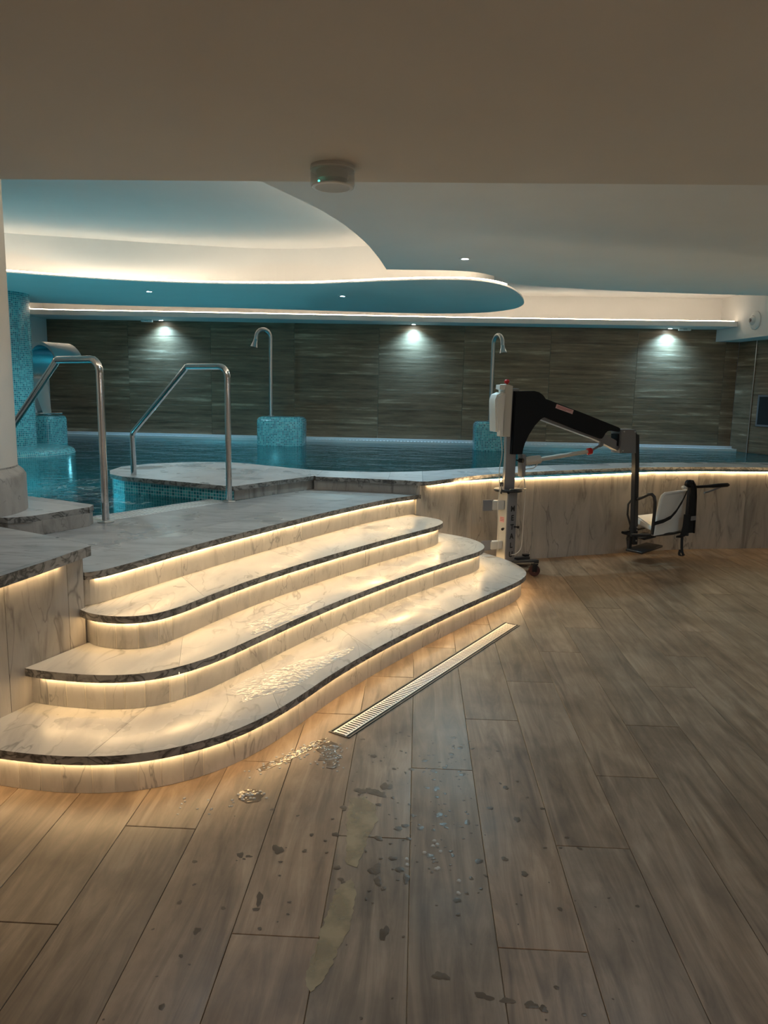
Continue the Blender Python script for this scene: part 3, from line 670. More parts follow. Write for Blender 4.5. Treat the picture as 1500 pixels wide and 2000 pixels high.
# floating peninsula
PEN = [(-6.62, 6.95), (-5.6, 7.55), (-4.536, 8.188), (-3.646, 8.60), (-2.9, 8.79), (-2.2, 8.84), (-1.317, 8.76), (-.75, 8.58), (-.42, 8.45), (.138, 8.30), (.579, 8.33), (.888, 8.62), (1.132, 9.20), (1.30, 9.90), (1.37, 10.45), (1.30, 11.0), (.975, 11.48), (.45, 11.73), (-.2, 11.76), (-.964, 11.68), (-1.9, 11.54), (-2.868, 11.42), (-4.046, 11.36), (-5.142, 11.22), (-6.62, 10.95)]
pen = spline(PEN, .08)
bm = bmesh.new(); prism(bm, pen, 2.75, 2.768)
pn = struct(link('ceiling_peninsula', bm, 'plaster'), 'lowered curved ceiling panel over the pool, rimmed with light')
body = offset([p for p in spline([(-6.62, 7.25), (-5.4, 8.0), (-4.622, 8.391), (-3.884, 8.62), (-3.107, 8.86), (-1.981, 9.117), (-1.369, 9.10), (-.626, 8.88), (-.1, 8.78), (.4, 8.75), (.65, 9.0), (.85, 9.6), (.95, 10.3), (.90, 10.8), (.6, 11.15), (.1, 11.3), (-1.0, 11.25), (-2.868, 11.0), (-4.046, 10.93), (-5.142, 10.8), (-6.62, 10.5)], .1)], 0)
bm = bmesh.new(); prism(bm, body, 2.768, 3.2); struct(link('ceiling_peninsula_body', bm, 'plaster'))
led_line('led_strip', [p for p in offset(pen, .004)[:150] if p[1] < 8.9 and p[0] < .98], 2.780, .014, .012, 'led_c', pn, .12)
# front soffit with the curved edge
EDGE = [(-6.62, 3.05), (-3.0, 3.3), (-1.9, 3.6), (-1.3, 4.05), (-.99, 4.50), (-.853, 4.821), (-.709, 5.20), (-.58, 5.69), (-.475, 6.30), (-.405, 6.98), (-.372, 7.45), (-.36, 7.64)]
EDGE2 = [(-.36, 7.66), (-.129, 7.665), (.10, 7.665), (.30, 7.68), (.535, 7.76), (.767, 8.03), (.92, 8.36), (1.05, 8.55), (1.30, 8.68), (1.593, 8.78), (2.09, 8.92), (2.831, 9.06), (4.061, 9.20), (5.62, 9.32)]
e1 = spline(EDGE, .08); e2_ = spline(EDGE2, .08)
bm = bmesh.new(); prism(bm, e1 + e2_ + [(5.62, 9.4), (6.5, 9.4), (6.5, 3.04), (-6.62, 3.04)], 2.75, 2.81)
fs = struct(link('ceiling_front_soffit', bm, 'plaster'), 'lowered grey ceiling with a curved lit edge')
led_line('led_strip', offset(e1, .016)[30:], 2.824, .014, .012, 'led_c', fs, .12)
led_line('led_strip', offset(e2_, .016)[:], 2.824, .014, .012, 'led_c', fs, .12)
fb = [p for p in offset(e1, -.28) if p[1] > 3.3][:-5] + [(.10, 7.25)] + [p for p in offset(e2_, -.35)[10:] if p[0] < 6.4]
bm = bmesh.new(); prism(bm, fb + [(6.5, 8.9), (6.5, 3.05), (-2.8, 3.05)], 2.81, 3.2); struct(link('ceiling_front_body', bm, 'plaster'))
# bulkhead beam at the right
bm = bmesh.new(); prism(bm, [(5.02, 13.2), (5.20, 12.0), (5.62, 9.1), (5.9, 7.0), (6.5, 3.04), (6.6, 3.04), (6.6, 13.2)], 2.50, 3.2); struct(link('ceiling_bulkhead', bm, 'plaster'), 'white bulkhead along the right side of the ceiling')

# ------------------------------------------------------------------ ceiling fittings
def downlight(x, y, z, label, grp, power, ang):
    t = thing('downlight', label, 'light', (x, y, z), 0, grp)
    bm = bmesh.new(); lathe(bm, [(.030, -.001), (.032, -.006), (.052, -.007), (.058, -.0), (.030, -.0)], seg=20); link('trim_ring', bm, 'white', t, True)
    bm = bmesh.new(); lathe(bm, [(0, -.004), (.031, -.004), (.031, -.0005), (0, -.0005)], seg=16); link('lamp_lens', bm, 'lamp', t)
    s = spot('downlight_beam', (x, y, z - .012), power, COOL if y < 12 else (.30, .67, 1.0), ang, 1.0 if y > 12 else .5); return t
downlight(*DOWN[0], 'cool downlight in the grey front ceiling above the parapet', 'cool recessed downlights', 34, 145)
downlight(*DOWN[1], 'left of the two downlights in the blue curved ceiling panel', 'cool recessed downlights', 34, 145)
downlight(*DOWN[2], 'right of the two downlights in the blue curved ceiling panel', 'cool recessed downlights', 34, 145)
for (x, y, z), l in zip(WALLSP, ('wall-washing spotlight at the left above the tiled back wall', 'wall-washing spotlight at the middle above the tiled back wall', 'wall-washing spotlight at the right above the tiled back wall')):
    downlight(x, y, z, l, 'spotlights washing the back wall', 42, 135)
def sensor(x, y, z, label):
    t = thing('emergency_fitting', label, 'light fitting', (x, y, z), 0)
    bm = bmesh.new(); box(bm, -.10, .10, -.03, .03, -.045, 0, .008); link('housing', bm, 'white', t, True)
    bm = bmesh.new(); box(bm, -.03, .03, -.034, -.029, -.035, -.012); link('lens', bm, 'clear', t)
sensor(-4.72, 12.95, 2.70, 'small white fitting beside the left back-wall spotlight')
sensor(4.40, 12.95, 2.70, 'small white fitting beside the right back-wall spotlight')
# smoke detector under the near ceiling
sd = thing('smoke_detector', 'round clear-covered detector on the edge of the low near ceiling', 'detector', (-.335, 2.84, 2.35))
bm = bmesh.new(); lathe(bm, [(.0, -.0), (.080, -.0), (.082, -.012), (.078, -.016), (0, -.016)], seg=40); link('base_plate', bm, 'lgrey', sd, True)
bm = bmesh.new(); lathe(bm, [(0, -.016), (.060, -.016), (.056, -.045), (.035, -.050), (0, -.050)], seg=32); link('sensor_body', bm, 'lgrey', sd, True)
bm = bmesh.new(); lathe(bm, [(0, -.052), (.030, -.051), (.034, -.054), (.018, -.058), (0, -.058)], seg=24); link('sensor_cap', bm, 'white', sd, True)
bm = bmesh.new(); lathe(bm, [(.080, -.012), (.081, -.060), (.077, -.071), (.060, -.074), (0, -.074), (0, -.071), (.058, -.071), (.074, -.068), (.078, -.059), (.077, -.012)], seg=40); link('clear_cover', bm, 'clear', sd, True)
bm = bmesh.new(); lathe(bm, [(.066, -.0735), (.074, -.0722), (.078, -.069), (.0735, -.0695)], seg=40); link('cover_rim', bm, 'white', sd, True)
bm = bmesh.new(); lathe(bm, [(0, -.0605), (.004, -.0605), (.004, -.055), (0, -.055)], (-.045, -.035), 10); link('indicator', bm, 'green', sd)
# round air nozzle on the bulkhead
nz = thing('air_nozzle', 'round white wall nozzle on the bulkhead at the top right', 'vent', (5.183, 12.10, 2.755), 0)
nz.rotation_euler = (R(90), 0, R(-82))
bm = bmesh.new(); lathe(bm, [(.0, .0), (.14, .0), (.14, .012), (.115, .035), (.075, .05), (.075, .03), (0, .03)], seg=36); link('flange', bm, 'white', nz, True)
bm = bmesh.new(); lathe(bm, [(.0, .03), (.07, .03), (.068, .06), (.05, .085), (.034, .092), (.034, .06), (0, .06)], seg=32); link('ball', bm, 'white', nz, True)
bm = bmesh.new(); lathe(bm, [(0, .061), (.033, .061), (.033, .066), (0, .066)], seg=24); link('throat', bm, 'dark', nz)

# ------------------------------------------------------------------ columns, pedestals
pc = thing('plaster_column', 'thick round cream column at the left edge on a marble base', 'column', (-2.89, 4.2, .80))
bm = bmesh.new(); lathe(bm, [(.50, .24), (.50, 1.56), (.50, 2.39)], seg=64); link('shaft', bm, 'plaster_near', pc, True)
bm = bmesh.new(); lathe(bm, [(.545, .0), (.545, .21), (.53, .235), (.502, .26), (.502, .27), (0, .27)], seg=64); link('marble_base', bm, 'marble_base', pc, True)
mc = thing('mosaic_column', 'tall turquoise mosaic column standing in the pool on a round plinth', 'column', (-5.68, 10.0, 0))
bm = bmesh.new(); lathe(bm, [(.40, .70), (.40, 2.76)], seg=72, uvm=True); link('shaft', bm, 'mosaic', mc, True)
bm = bmesh.new(); lathe(bm, [(.90, -.30), (.90, .62), (.90, .66), (.885, .70), (.85, .72), (0, .72)], (.18, -.40), 72, uvm=True); link('round_plinth', bm, 'mosaic', mc, True)
def pedestal(x0, x1, y0, y1, z1, label, grp):
    t = thing('mosaic_pedestal', label, 'pedestal', ((x0 + x1) / 2, (y0 + y1) / 2, 0), 0, grp)
    hx, hy = (x1 - x0) / 2, (y1 - y0) / 2; b = bmesh.new()
    box(b, -hx, hx, -hy, hy, -.3, z1, .07); link('block', b, 'mosaic', t, True); return t
pedestal(-2.585, -1.85, 11.80, 12.35, 1.12, 'turquoise mosaic block in the water under the left wall shower', 'mosaic shower blocks')
pedestal(.895, 1.63, 11.80, 12.35, 1.11, 'turquoise mosaic block in the water behind the pool lift', 'mosaic shower blocks')
pedestal(-6.1, -5.42, 10.75, 11.35, 1.10, 'small mosaic block beside the mosaic column carrying the steel waterfall', 'mosaic shower blocks')

# gooseneck showers
def shower(x, y, z0, z1, dx, dy, label):
    t = thing('gooseneck_shower', label, 'shower', (x, y, z0), 0, 'steel gooseneck showers')
    H = z1 - z0; r = .13; d = Vector((dx, dy, 0)).normalized()
    pts = [(0, 0, 0), (0, 0, H * .5), (0, 0, H - r)]
    for k in range(1, 11):
        a = math.pi * k / 10 * .95; pts.append(tuple(d * (r - r * math.cos(a)) + Vector((0, 0, H - r + r * math.sin(a)))))
    end = Vector(pts[-1]); pts.append(tuple(end + Vector((0, 0, -.06)) + d * .01))
    b = bmesh.new(); tube(b, pts, .031, 16); link('pipe', b, 'steel_b', t, True)
    b = bmesh.new(); lathe(b, [(.055, 0), (.055, .012), (.032, .02), (0, .02)], seg=24); link('flange', b, 'steel_b', t, True)
    e = Vector(pts[-1]); b = bmesh.new(); tube(b, [e, e + Vector((0, 0, -.03)) + d * .008, e + Vector((0, 0, -.12)) + d * .03], [.034, .036, .065], 20); link('nozzle', b, 'steel', t, True)
shower(-2.40, 12.08, 1.12, 2.49, -.75, -.66, 'steel gooseneck shower on the left mosaic block before the tiled wall')
shower(1.15, 12.08, 1.11, 2.46, .45, -.9, 'steel gooseneck shower behind the head of the pool lift')

# swan-neck waterfall
wf = thing('waterfall_spout', 'wide curved stainless waterfall spout beside the mosaic column', 'spout', (-5.62, 11.02, 1.122), R(-30))
prof = [(.0, 0), (-.06, .20), (-.12, .42), (-.13, .62), (-.06, .82), (.08, .96), (.26, 1.02), (.44, .99), (.58, .90), (.66, .80)]
prof = [(p[0], p[1]) for p in spline(prof, .05)]
b = bmesh.new(); rows = []
npf = len(prof)
for i, (px_, pz) in enumerate(prof):
    t = i / (npf - 1); hw = .07 + .15 * min(1, t * 1.5); a = prof[max(i - 1, 0)]; c = prof[min(i + 1, npf - 1)]; tx, tz = c[0] - a[0], c[1] - a[1]; l = math.hypot(tx, tz); nx, nz_ = -tz / l, tx / l; th = .05 * (1 - t) + .012
    rows.append([b.verts.new((px_ + nx * th * s, w_ * hw, pz + nz_ * th * s)) for s, w_ in ((1, -1), (1, -.92), (1, .92), (1, 1), (-1, 1), (-1, .92), (-1, -.92), (-1, -1))])
for r0, r1 in zip(rows, rows[1:]):
    for k in range(8): b.faces.new((r0[k], r0[(k + 1) % 8], r1[(k + 1) % 8], r1[k]))
b.faces.new(rows[0][::-1]); b.faces.new(rows[-1]); link('blade', b, 'steel', wf, True)
b = bmesh.new(); box(b, -.02, .16, -.19, .19, .0, .02, .004); link('base_plate', b, 'steel', wf, True)

# ------------------------------------------------------------------ handrails
def handrail(base, dirv, label, flange=True):
    t = thing('handrail', label, 'handrail', (*base, .68), math.atan2(dirv[1], dirv[0]), 'steel pool handrails')
    H = 1.035; r = .085
    pts = [(0, 0, 0), (0, 0, .5), (0, 0, H - r)] + [(r - r * math.cos(a), 0, H - r + r * math.sin(a)) for a in (math.pi / 2 * k / 6 for k in range(1, 7))]
    pts += [(.44, 0, H), (.455, 0, H - .004), (.465, 0, H - .014), (1.13, 0, .495), (1.145, 0, .478), (1.15, 0, .455), (1.15, 0, -.35)]
    b = bmesh.new(); tube(b, pts, .0235, 18); link('rail', b, 'steel', t, True)
    if flange:
        b = bmesh.new(); lathe(b, [(.052, 0), (.052, .008), (.045, .014), (.026, .016), (.0, .016)], seg=28); link('flange', b, 'steel_b', t, True)
    return t
dv = Vector((-2.60 + 1.45, 6.364 - 5.66)).normalized()
handrail((-1.455, 5.655), dv, 'right steel handrail, its low end beside the mosaic edge in the water')
handrail((-2.005, 4.648), dv, 'left steel handrail on a round flange beside the marble kerb')

# ------------------------------------------------------------------ floor drain
dr = thing('floor_drain', 'long slotted steel floor drain in front of the bottom step', 'drain', (-.325, 3.168, .0), math.atan2(4.922 - 3.168, .675 + .325))
LD = 2.02
for y_ in (-.056, .048):
    b = bmesh.new(); box(b, 0, LD, y_, y_ + .008, -.01, .0035); link('frame_bar', b, 'blackm', dr)
for x_ in (0, LD - .006):
    b = bmesh.new(); box(b, x_, x_ + .006, -.046, .046, -.01, .0035); link('frame_bar', b, 'blackm', dr)
b = bmesh.new(); box(b, .004, LD - .004, -.046, .046, .0003, .0008); link('channel', b, 'dark', dr)
b = bmesh.new()
for s in (-.036, .030): box(b, .01, LD - .01, s, s + .008, .001, .003)
for i in range(96): box(b, .014 + i * .0208, .014 + i * .0208 + .0125, -.029, .030, .001, .003)
tag(link('grate_bar', b, 'steel_b', dr), None, None, kind='stuff')

# ------------------------------------------------------------------ water on the floor
def blob(bm, cx, cy, rx, ry, ang=0, z=.0006, h=.0006, n=14, jag=.25, flat=False):
    ph = [random.uniform(0, 6.28) for _ in range(3)]; rim = []; mid = []
    for k in range(n):
        a = 2 * math.pi * k / n; q = 1 + jag * (.5 * math.sin(2 * a + ph[0]) + .35 * math.sin(3 * a + ph[1]) + .3 * math.sin(5 * a + ph[2]))
        x, y = rx * q * math.cos(a), ry * q * math.sin(a); c, s = math.cos(ang), math.sin(ang)
        rim.append(bm.verts.new((cx + x * c - y * s, cy + x * s + y * c, z))); mid.append(bm.verts.new((cx + .7 * (x * c - y * s), cy + .7 * (x * s + y * c), z + h * .75)))
    top = bm.verts.new((cx, cy, z + h))
    for k in range(n):
        k2 = (k + 1) % n; bm.faces.new((rim[k], rim[k2], mid[k2], mid[k])); bm.faces.new((mid[k], mid[k2], top))
def puddle(name, poly, label, z=.0012, h=.0012, m_='puddle'):
    bm = bmesh.new(); pts = resample(poly + [poly[0]], .012)[:-1]
    pts = [(x + random.uniform(-.004, .004), y + random.uniform(-.004, .004)) for x, y in pts]
    prism(bm, pts, .0004, z); o = link(name, bm, m_, None, False); tag(o, label, 'puddle', 'puddles on the plank floor'); return o
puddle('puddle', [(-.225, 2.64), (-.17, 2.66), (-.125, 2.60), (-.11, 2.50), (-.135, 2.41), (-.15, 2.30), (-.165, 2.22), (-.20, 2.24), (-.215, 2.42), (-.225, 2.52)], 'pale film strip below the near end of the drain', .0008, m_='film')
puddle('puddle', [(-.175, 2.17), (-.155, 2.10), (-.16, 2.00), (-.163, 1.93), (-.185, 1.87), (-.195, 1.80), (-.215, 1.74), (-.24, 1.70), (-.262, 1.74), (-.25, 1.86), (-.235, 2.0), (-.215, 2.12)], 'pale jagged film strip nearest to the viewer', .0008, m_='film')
puddle('puddle', [(-.385, 3.08), (-.35, 3.11), (-.31, 3.06), (-.325, 3.01), (-.285, 2.97), (-.31, 2.93), (-.30, 2.87), (-.34, 2.86), (-.345, 2.92), (-.39, 2.93), (-.37, 2.98), (-.41, 3.02)], 'clear splash at the near end of the steel floor drain')
puddle('puddle', [(-.37, 3.14), (-.40, 3.12), (-.50, 2.99), (-.58, 2.90), (-.63, 2.83), (-.60, 2.82), (-.52, 2.90), (-.43, 3.02)], 'thin bright water trail between the drain and the bottom step')
puddle('puddle', [(-.66, 2.66), (-.60, 2.68), (-.56, 2.64), (-.565, 2.59), (-.61, 2.57), (-.65, 2.60)], 'small puddle in front of the curve of the bottom step')
bm = bmesh.new()
for _ in range(190):
    t = random.random(); x = random.gauss(.06, .20) + .12 * (t - .5); y = 2.15 + 1.0 * t + random.gauss(0, .08)
    if x < -.28 and y > 2.8: continue
    s = random.choice((.003, .004, .005, .006, .008, .012)); blob(bm, x, y, s, s * random.uniform(.8, 1.5), random.uniform(0, 3), .0005, .0003, 10, .35)
for _ in range(60):
    x = random.uniform(-.75, .75); y = random.uniform(1.5, 2.6); s = random.choice((.003, .004, .006, .008)); blob(bm, x, y, s, s * random.uniform(.9, 1.4), random.uniform(0, 3), .0005, .0003, 10, .3)
for x, y, a, b_2 in ((-.13, 2.69, .045, .02), (-.09, 2.74, .02, .03), (-.19, 2.70, .02, .02), (.0, 2.18, .012, .022), (-.06, 1.93, .012, .03), (.21, 1.72, .022, .012), (.27, 1.71, .018, .01), (.33, 1.70, .02, .01), (.36, 1.69, .012, .01), (-.45, 2.05, .010, .03), (-.44, 2.3, .02, .022), (.1, 1.78, .02, .016), (-.10, 2.22, .016, .03), (-.09, 2.16, .014, .02), (.10, 2.88, .014, .012), (.22, 2.86, .014, .012), (.11, 2.74, .012, .018), (-.60, 1.9, .012, .012), (-.56, 2.26, .014, .012), (-.53, 2.255, .010, .008)):
    blob(bm, x, y, a, b_2, random.uniform(-.3, .3), .0005, .0003, 18, .45)
tag(link('wet_spots', bm, 'wet', None, True), 'dark wet drip marks scattered over the planks below the drain', 'water', kind='stuff')
bm = bmesh.new()
for _ in range(70):
    t = random.random(); blob(bm, -.37 - .27 * t + random.gauss(0, .02), 3.12 - .32 * t + random.gauss(0, .025), .006, .005, 0, .0008, .003, 8, .2)
for _ in range(46): blob(bm, random.gauss(-.345, .035), random.gauss(2.96, .07), .005, .005, 0, .0015, .0035, 8, .2)
for _ in range(16): blob(bm, random.gauss(-.61, .03), random.gauss(2.625, .02), .007, .006, 0, .0015, .004, 8, .2)
for _ in range(14): blob(bm, -.66 - random.random() * .2, 2.60 - random.random() * .12, .005, .004, 0, .0008, .003, 8, .2)
for x, y in ((.095, 2.39), (.09, 2.36), (.105, 2.37), (.115, 2.33), (.098, 2.235), (.105, 2.24), (.165, 2.12), (.0, 2.28), (.002, 2.25), (.17, 2.18), (.06, 2.32)): blob(bm, x, y, .008, .008, 0, .0006, .004, 10, .15)
tag(link('water_beads', bm, 'bead', None, True), 'water beads with painted pale glints trailing from the drain', 'water', kind='stuff')
# wet patch on the treads
for cx, cy, z, rx, ry, lb in ((-.62, 3.42, .171, .10, .42, 'glossy wet patch on the front edge of the bottom tread'), (-.72, 3.85, .341, .07, .36, 'glossy wet patch on the front edge of the middle tread')):
    bm = bmesh.new(); blob(bm, cx + .02, cy + .02, rx, ry, R(-26), z - .0002, .0012, 40, .5); tag(link('puddle', bm, 'puddle_marble', None, True), lb, 'puddle', 'wet patches on the treads')

# ------------------------------------------------------------------ pool lift
UO = -.14; ang = math.atan2(.404, .915)
lift = thing('pool_lift', 'hinged-arm pool hoist with a hanging white seat in front of the marble wall', 'pool lift', (.93 + UO * .915, 6.55 + UO * .404, 0), ang)
def U(u): return u - UO
def ext(bm, pts, v0, v1, bevel=0.):
    t = bmesh.new(); a = [t.verts.new((U(p[0]), v0, p[1])) for p in pts]; b = [t.verts.new((U(p[0]), v1, p[1])) for p in pts]; n = len(pts)
    fa = t.faces.new(a); fb_ = t.faces.new(b[::-1])
    for i in range(n): t.faces.new((a[i], b[i], b[(i + 1) % n], a[(i + 1) % n]))
    bmesh.ops.recalc_face_normals(t, faces=t.faces)
    if bevel: bmesh.ops.bevel(t, geom=[e for e in t.edges if abs(e.verts[0].co.y - e.verts[1].co.y) < 1e-6], offset=bevel, segments=2, affect='EDGES')
    t.normal_update(); bmesh.ops.triangulate(t, faces=[f for f in t.faces if len(f.verts) > 4]); merge(bm, t)
def rbox(bm, cx, cy, z0, z1, sx, sy, rot, bevel=.004):
    t = bmesh.new(); box(t, -sx / 2, sx / 2, -sy / 2, sy / 2, z0, z1, bevel); merge(bm, t, Matrix.Translation((cx, cy, 0)) @ Matrix.Rotation(rot, 4, 'Z'))
MR = R(16)
def rface(bm, z0, z1, wdt, th, off):
    # thin plate on the left face of the lower mast
    t = bmesh.new(); box(t, -.059 - th - off, -.0588, -wdt / 2, wdt / 2, z0, z1, min(.001, th / 3)); merge(bm, t, Matrix.Rotation(MR, 4, 'Z'))
b = bmesh.new(); rbox(b, 0, 0, .07, .715, .118, .118, MR, .006); link('lower_mast', b, 'grey', lift, True)
# left face of the lower mast, paler than the mast colour
b = bmesh.new(); rface(b, .08, .712, .100, .0025, 0); link('pale_left_face', b, 'lgrey', lift)
b = bmesh.new(); rbox(b, 0, 0, .715, 1.60, .088, .088, R(-19), .005); link('upper_mast', b, 'grey', lift, True)
b = bmesh.new(); lathe(b, [(0, .712), (.12, .712), (.125, .718), (.125, .728), (.12, .734), (0, .734)], seg=40); link('turn_ring', b, 'blackm', lift, True)
b = bmesh.new(); tube(b, [(-.04, -.09, .738), (.09, -.10, .742), (.145, -.05, .735)], .006, 8); link('lever', b, 'steel_b', lift, True)
b = bmesh.new(); tube(b, [(-.105, -.06, .70), (-.105, -.06, .765), (-.105, -.06, .766), (-.105, -.06, .80)], [.007, .007, .014, .014], 12); link('stop_pin', b, 'blackm', lift, True)
for x, y, z, dx, dy in ((-.085, -.09, .398, -1, -1), (.055, -.06, .402, 1, -1), (.035, -.075, .99, .6, -1), (-.05, -.088, .715, -.6, -1)):
    d = Vector((dx, dy, 0)).normalized(); p = Vector((x, y, z)); b = bmesh.new(); s = .9 if z < .9 else 1.5
    tube(b, [p - d * .015, p + d * .01, p + d * .012, p + d * .035 * s], [.006, .006, .012 * s, .013 * s], 14); link('clamp_knob', b, 'black', lift, True)
# push brackets on the left
for z0, z1 in ((.55, .645), (.20, .285)):
    b = bmesh.new(); ext(b, [(-.40, z0), (-.30, z0), (-.30, z1), (-.40, z1)], -.03, -.02, .001); link('bracket_plate', b, 'grey', lift)
    b = bmesh.new(); ext(b, [(-.31, z0 + .008), (-.20, z0 + .008), (-.20, z1 - .008), (-.31, z1 - .008)], -.045, .015, .003); link('bracket_arm', b, 'lgrey', lift)
# spine plate, control box
b = bmesh.new(); ext(b, [(-.250, 1.19), (-.178, 1.19), (-.172, 1.62), (-.24, 1.635), (-.255, 1.60)], -.055, .05, .006); link('spine_plate', b, 'lgrey', lift, True)
b = bmesh.new(); ext(b, [(-.325, 1.235), (-.255, 1.225), (-.245, 1.555), (-.275, 1.565), (-.325, 1.545), (-.342, 1.50)], -.07, .06, .014); link('battery_box', b, 'white', lift, True)
b = bmesh.new(); ext(b, [(-.292, 1.197), (-.258, 1.197), (-.258, 1.30), (-.292, 1.30)], -.072, -.02, .004); link('handset', b, 'white', lift, True)
b = bmesh.new(); ext(b, [(-.296, 1.592), (-.245, 1.578), (-.235, 1.632), (-.292, 1.628)], -.05, .03, .006); link('battery_clip', b, 'white', lift, True)
b = bmesh.new(); t = bmesh.new(); lathe(t, [(0, 1.625), (.010, 1.625), (.012, 1.640), (.022, 1.645), (.024, 1.662), (.014, 1.674), (0, 1.676)], seg=20); merge(b, t, Matrix.Translation((U(-.209), -.01, 0))); link('emergency_button', b, 'red', lift, True)
# black shrouds
shoulder = [(-.160, 1.576), (.029, 1.582), (.080, 1.572), (.120, 1.548), (.150, 1.515), (.150, 1.36), (.125, 1.352), (.101, 1.334), (.052, 1.285), (-.001, 1.209), (-.038, 1.134), (-.052, 1.085), (-.058, 1.040), (-.165, 1.041)]
b = bmesh.new(); ext(b, shoulder, -.075, .075, .006); link('shoulder_cover', b, 'black', lift, True)
armc = [(.135, 1.523), (.259, 1.486), (.572, 1.391), (.771, 1.328), (.945, 1.273), (.965, 1.262), (.966, 1.236), (.95, 1.232), (.863, 1.242), (.828, 1.238), (.805, 1.218), (.785, 1.185), (.770, 1.172), (.745, 1.172), (.501, 1.247), (.146, 1.362), (.13, 1.37)]
b = bmesh.new(); ext(b, armc, -.065, .065, .006); link('arm_cover', b, 'black', lift, True)
b = bmesh.new(); ext(b, [(.05, 1.372), (.131, 1.338), (.728, 1.158), (.965, 1.060), (.975, 1.075), (.975, 1.14), (.79, 1.22), (.60, 1.25), (.12, 1.42)], -.04, .04, .003); link('lift_arm', b, 'grey', lift, True)
b = bmesh.new(); ext(b, [(.964, 1.254), (1.137, 1.254), (1.155, 1.036), (.976, 1.038)], -.07, .07, .006); link('arm_head', b, 'grey', lift, True)
for u_, z_ in ((1.0, 1.235), (1.12, 1.232), (1.0, 1.06)):
    b = bmesh.new(); tube(b, [(U(u_), -.07, z_), (U(u_), -.076, z_)], .007, 10); link('bolt', b, 'steel_b', lift)
b = bmesh.new(); ext(b, [(.952, 1.21), (.966, 1.21), (.968, 1.10), (.952, 1.105)], -.05, .05, .002); link('head_gasket', b, 'black', lift)
# sticker on the arm cover
def on_cover(u, z): return (U(u), -.0665, z)
b = bmesh.new(); q = [(.265, 1.474), (.444, 1.422), (.433, 1.388), (.253, 1.440)]; ext(b, q, -.0660, -.0652); stk = link('warning_sticker', b, 'pink', lift); stk['label'] = 'pale pink warning sticker'
b = bmesh.new()
for k in range(3):
    f = .28 + .22 * k; w0, w1 = .08, (.92, .85, .6)[k]
    def pt(s, t): a = [q[0][i] + (q[1][i] - q[0][i]) * s for i in (0, 1)]; c = [q[3][i] + (q[2][i] - q[3][i]) * s for i in (0, 1)]; return tuple(a[i] + (c[i] - a[i]) * t for i in (0, 1))
    ext(b, [pt(w0, f - .04), pt(w1, f - .04), pt(w1, f + .04), pt(w0, f + .04)], -.0664, -.0661)
link('print_line', b, 'redtext', stk)
# sticker on the mast
b = bmesh.new(); rface(b, .440, .492, .055, .0032, 0); link('mast_sticker', b, 'pink', lift)
b = bmesh.new()
for zz in (.453, .466, .479): rface(b, zz, zz + .005, .045, .0038, 0)
link('mast_sticker_print', b, 'redtext', lift)
# vertical lettering on the mast
for i, ch in enumerate('METALU'):
    c = bpy.data.curves.new('letter', 'FONT'); c.body = ch; c.size = .068; c.align_x = 'CENTER'; c.align_y = 'CENTER'; c.extrude = .0004; c.offset = .0018; c.materials.append(M['ink'])
    to = bpy.data.objects.new('tmp', c); me = bpy.data.meshes.new_from_object(to); bpy.data.objects.remove(to); o = bpy.data.objects.new('letter', me); C.objects.link(o); o.parent = lift
    o.matrix_local = Matrix.Rotation(MR, 4, 'Z') @ Matrix.Translation((.005, -.0597, .562 - .0815 * i)) @ Matrix.Rotation(R(90), 4, 'X')
# actuator
b = bmesh.new(); ext(b, [(-.05, 1.035), (-.015, 1.035), (-.01, .85), (-.04, .84)], -.06, .02, .003); link('actuator_bracket', b, 'grey', lift, True)
b = bmesh.new(); tube(b, [(U(-.01), -.03, .975), (U(.0), -.03, .976), (U(.142), -.03, .990), (U(.15), -.03, .991)], [.028, .038, .038, .03], 18); link('actuator_motor', b, 'lgrey', lift, True)
b = bmesh.new(); tube(b, [(U(.14), -.03, .990), (U(.64), -.03, 1.052)], .019, 16); link('actuator_tube', b, 'lgrey', lift, True)
b = bmesh.new(); tube(b, [(U(.64), -.03, 1.052), (U(.648), -.03, 1.053), (U(.68), -.03, 1.058), (U(.69), -.03, 1.06)], [.022, .031, .031, .02], 18); link('actuator_red_cap', b, 'red', lift, True)
b = bmesh.new(); tube(b, [(U(.68), -.03, 1.058), (U(.79), -.03, 1.115)], .010, 12); ext(b, [(.765, 1.09), (.80, 1.105), (.815, 1.165), (.77, 1.165)], -.045, -.02); link('actuator_rod', b, 'grey', lift, True)
# cables
def cable(pts, r=.004, name='cable', m_='lgrey'):
    P = [Vector(p) for p in pts]; out = []
    P = [P[0] * 2 - P[1]] + P + [P[-1] * 2 - P[-2]]
    for i in range(1, len(P) - 2):
        for k in range(6):
            t = k / 6; a, b0, c, d = P[i - 1:i + 3]; out.append(.5 * (2 * b0 + (c - a) * t + (2 * a - 5 * b0 + 4 * c - d) * t * t + (3 * b0 - a - 3 * c + d) * t**3))
    out.append(P[-2]); b = bmesh.new(); tube(b, out, r, 8); return link(name, b, m_, lift, True)
cable([(U(-.275), -.06, 1.20), (U(-.26), -.07, 1.05), (U(-.285), -.08, .90), (U(-.28), -.09, .75), (U(-.29), -.09, .60), (U(-.27), -.09, .35), (U(-.26), -.08, .20)], .0035)
cable([(U(-.235), -.06, 1.19), (U(-.23), -.06, 1.0), (U(-.245), -.07, .80), (U(-.26), -.07, .72)], .0035)
cable([(U(.13), -.03, .955), (U(.08), -.04, .915), (U(.0), -.04, .905), (U(-.02), -.04, .86), (U(.0), -.05, .75), (U(.0), -.05, .55), (U(-.005), -.05, .35), (U(-.02), -.06, .21), (U(-.08), -.08, .165), (U(-.13), -.09, .16)], .004)
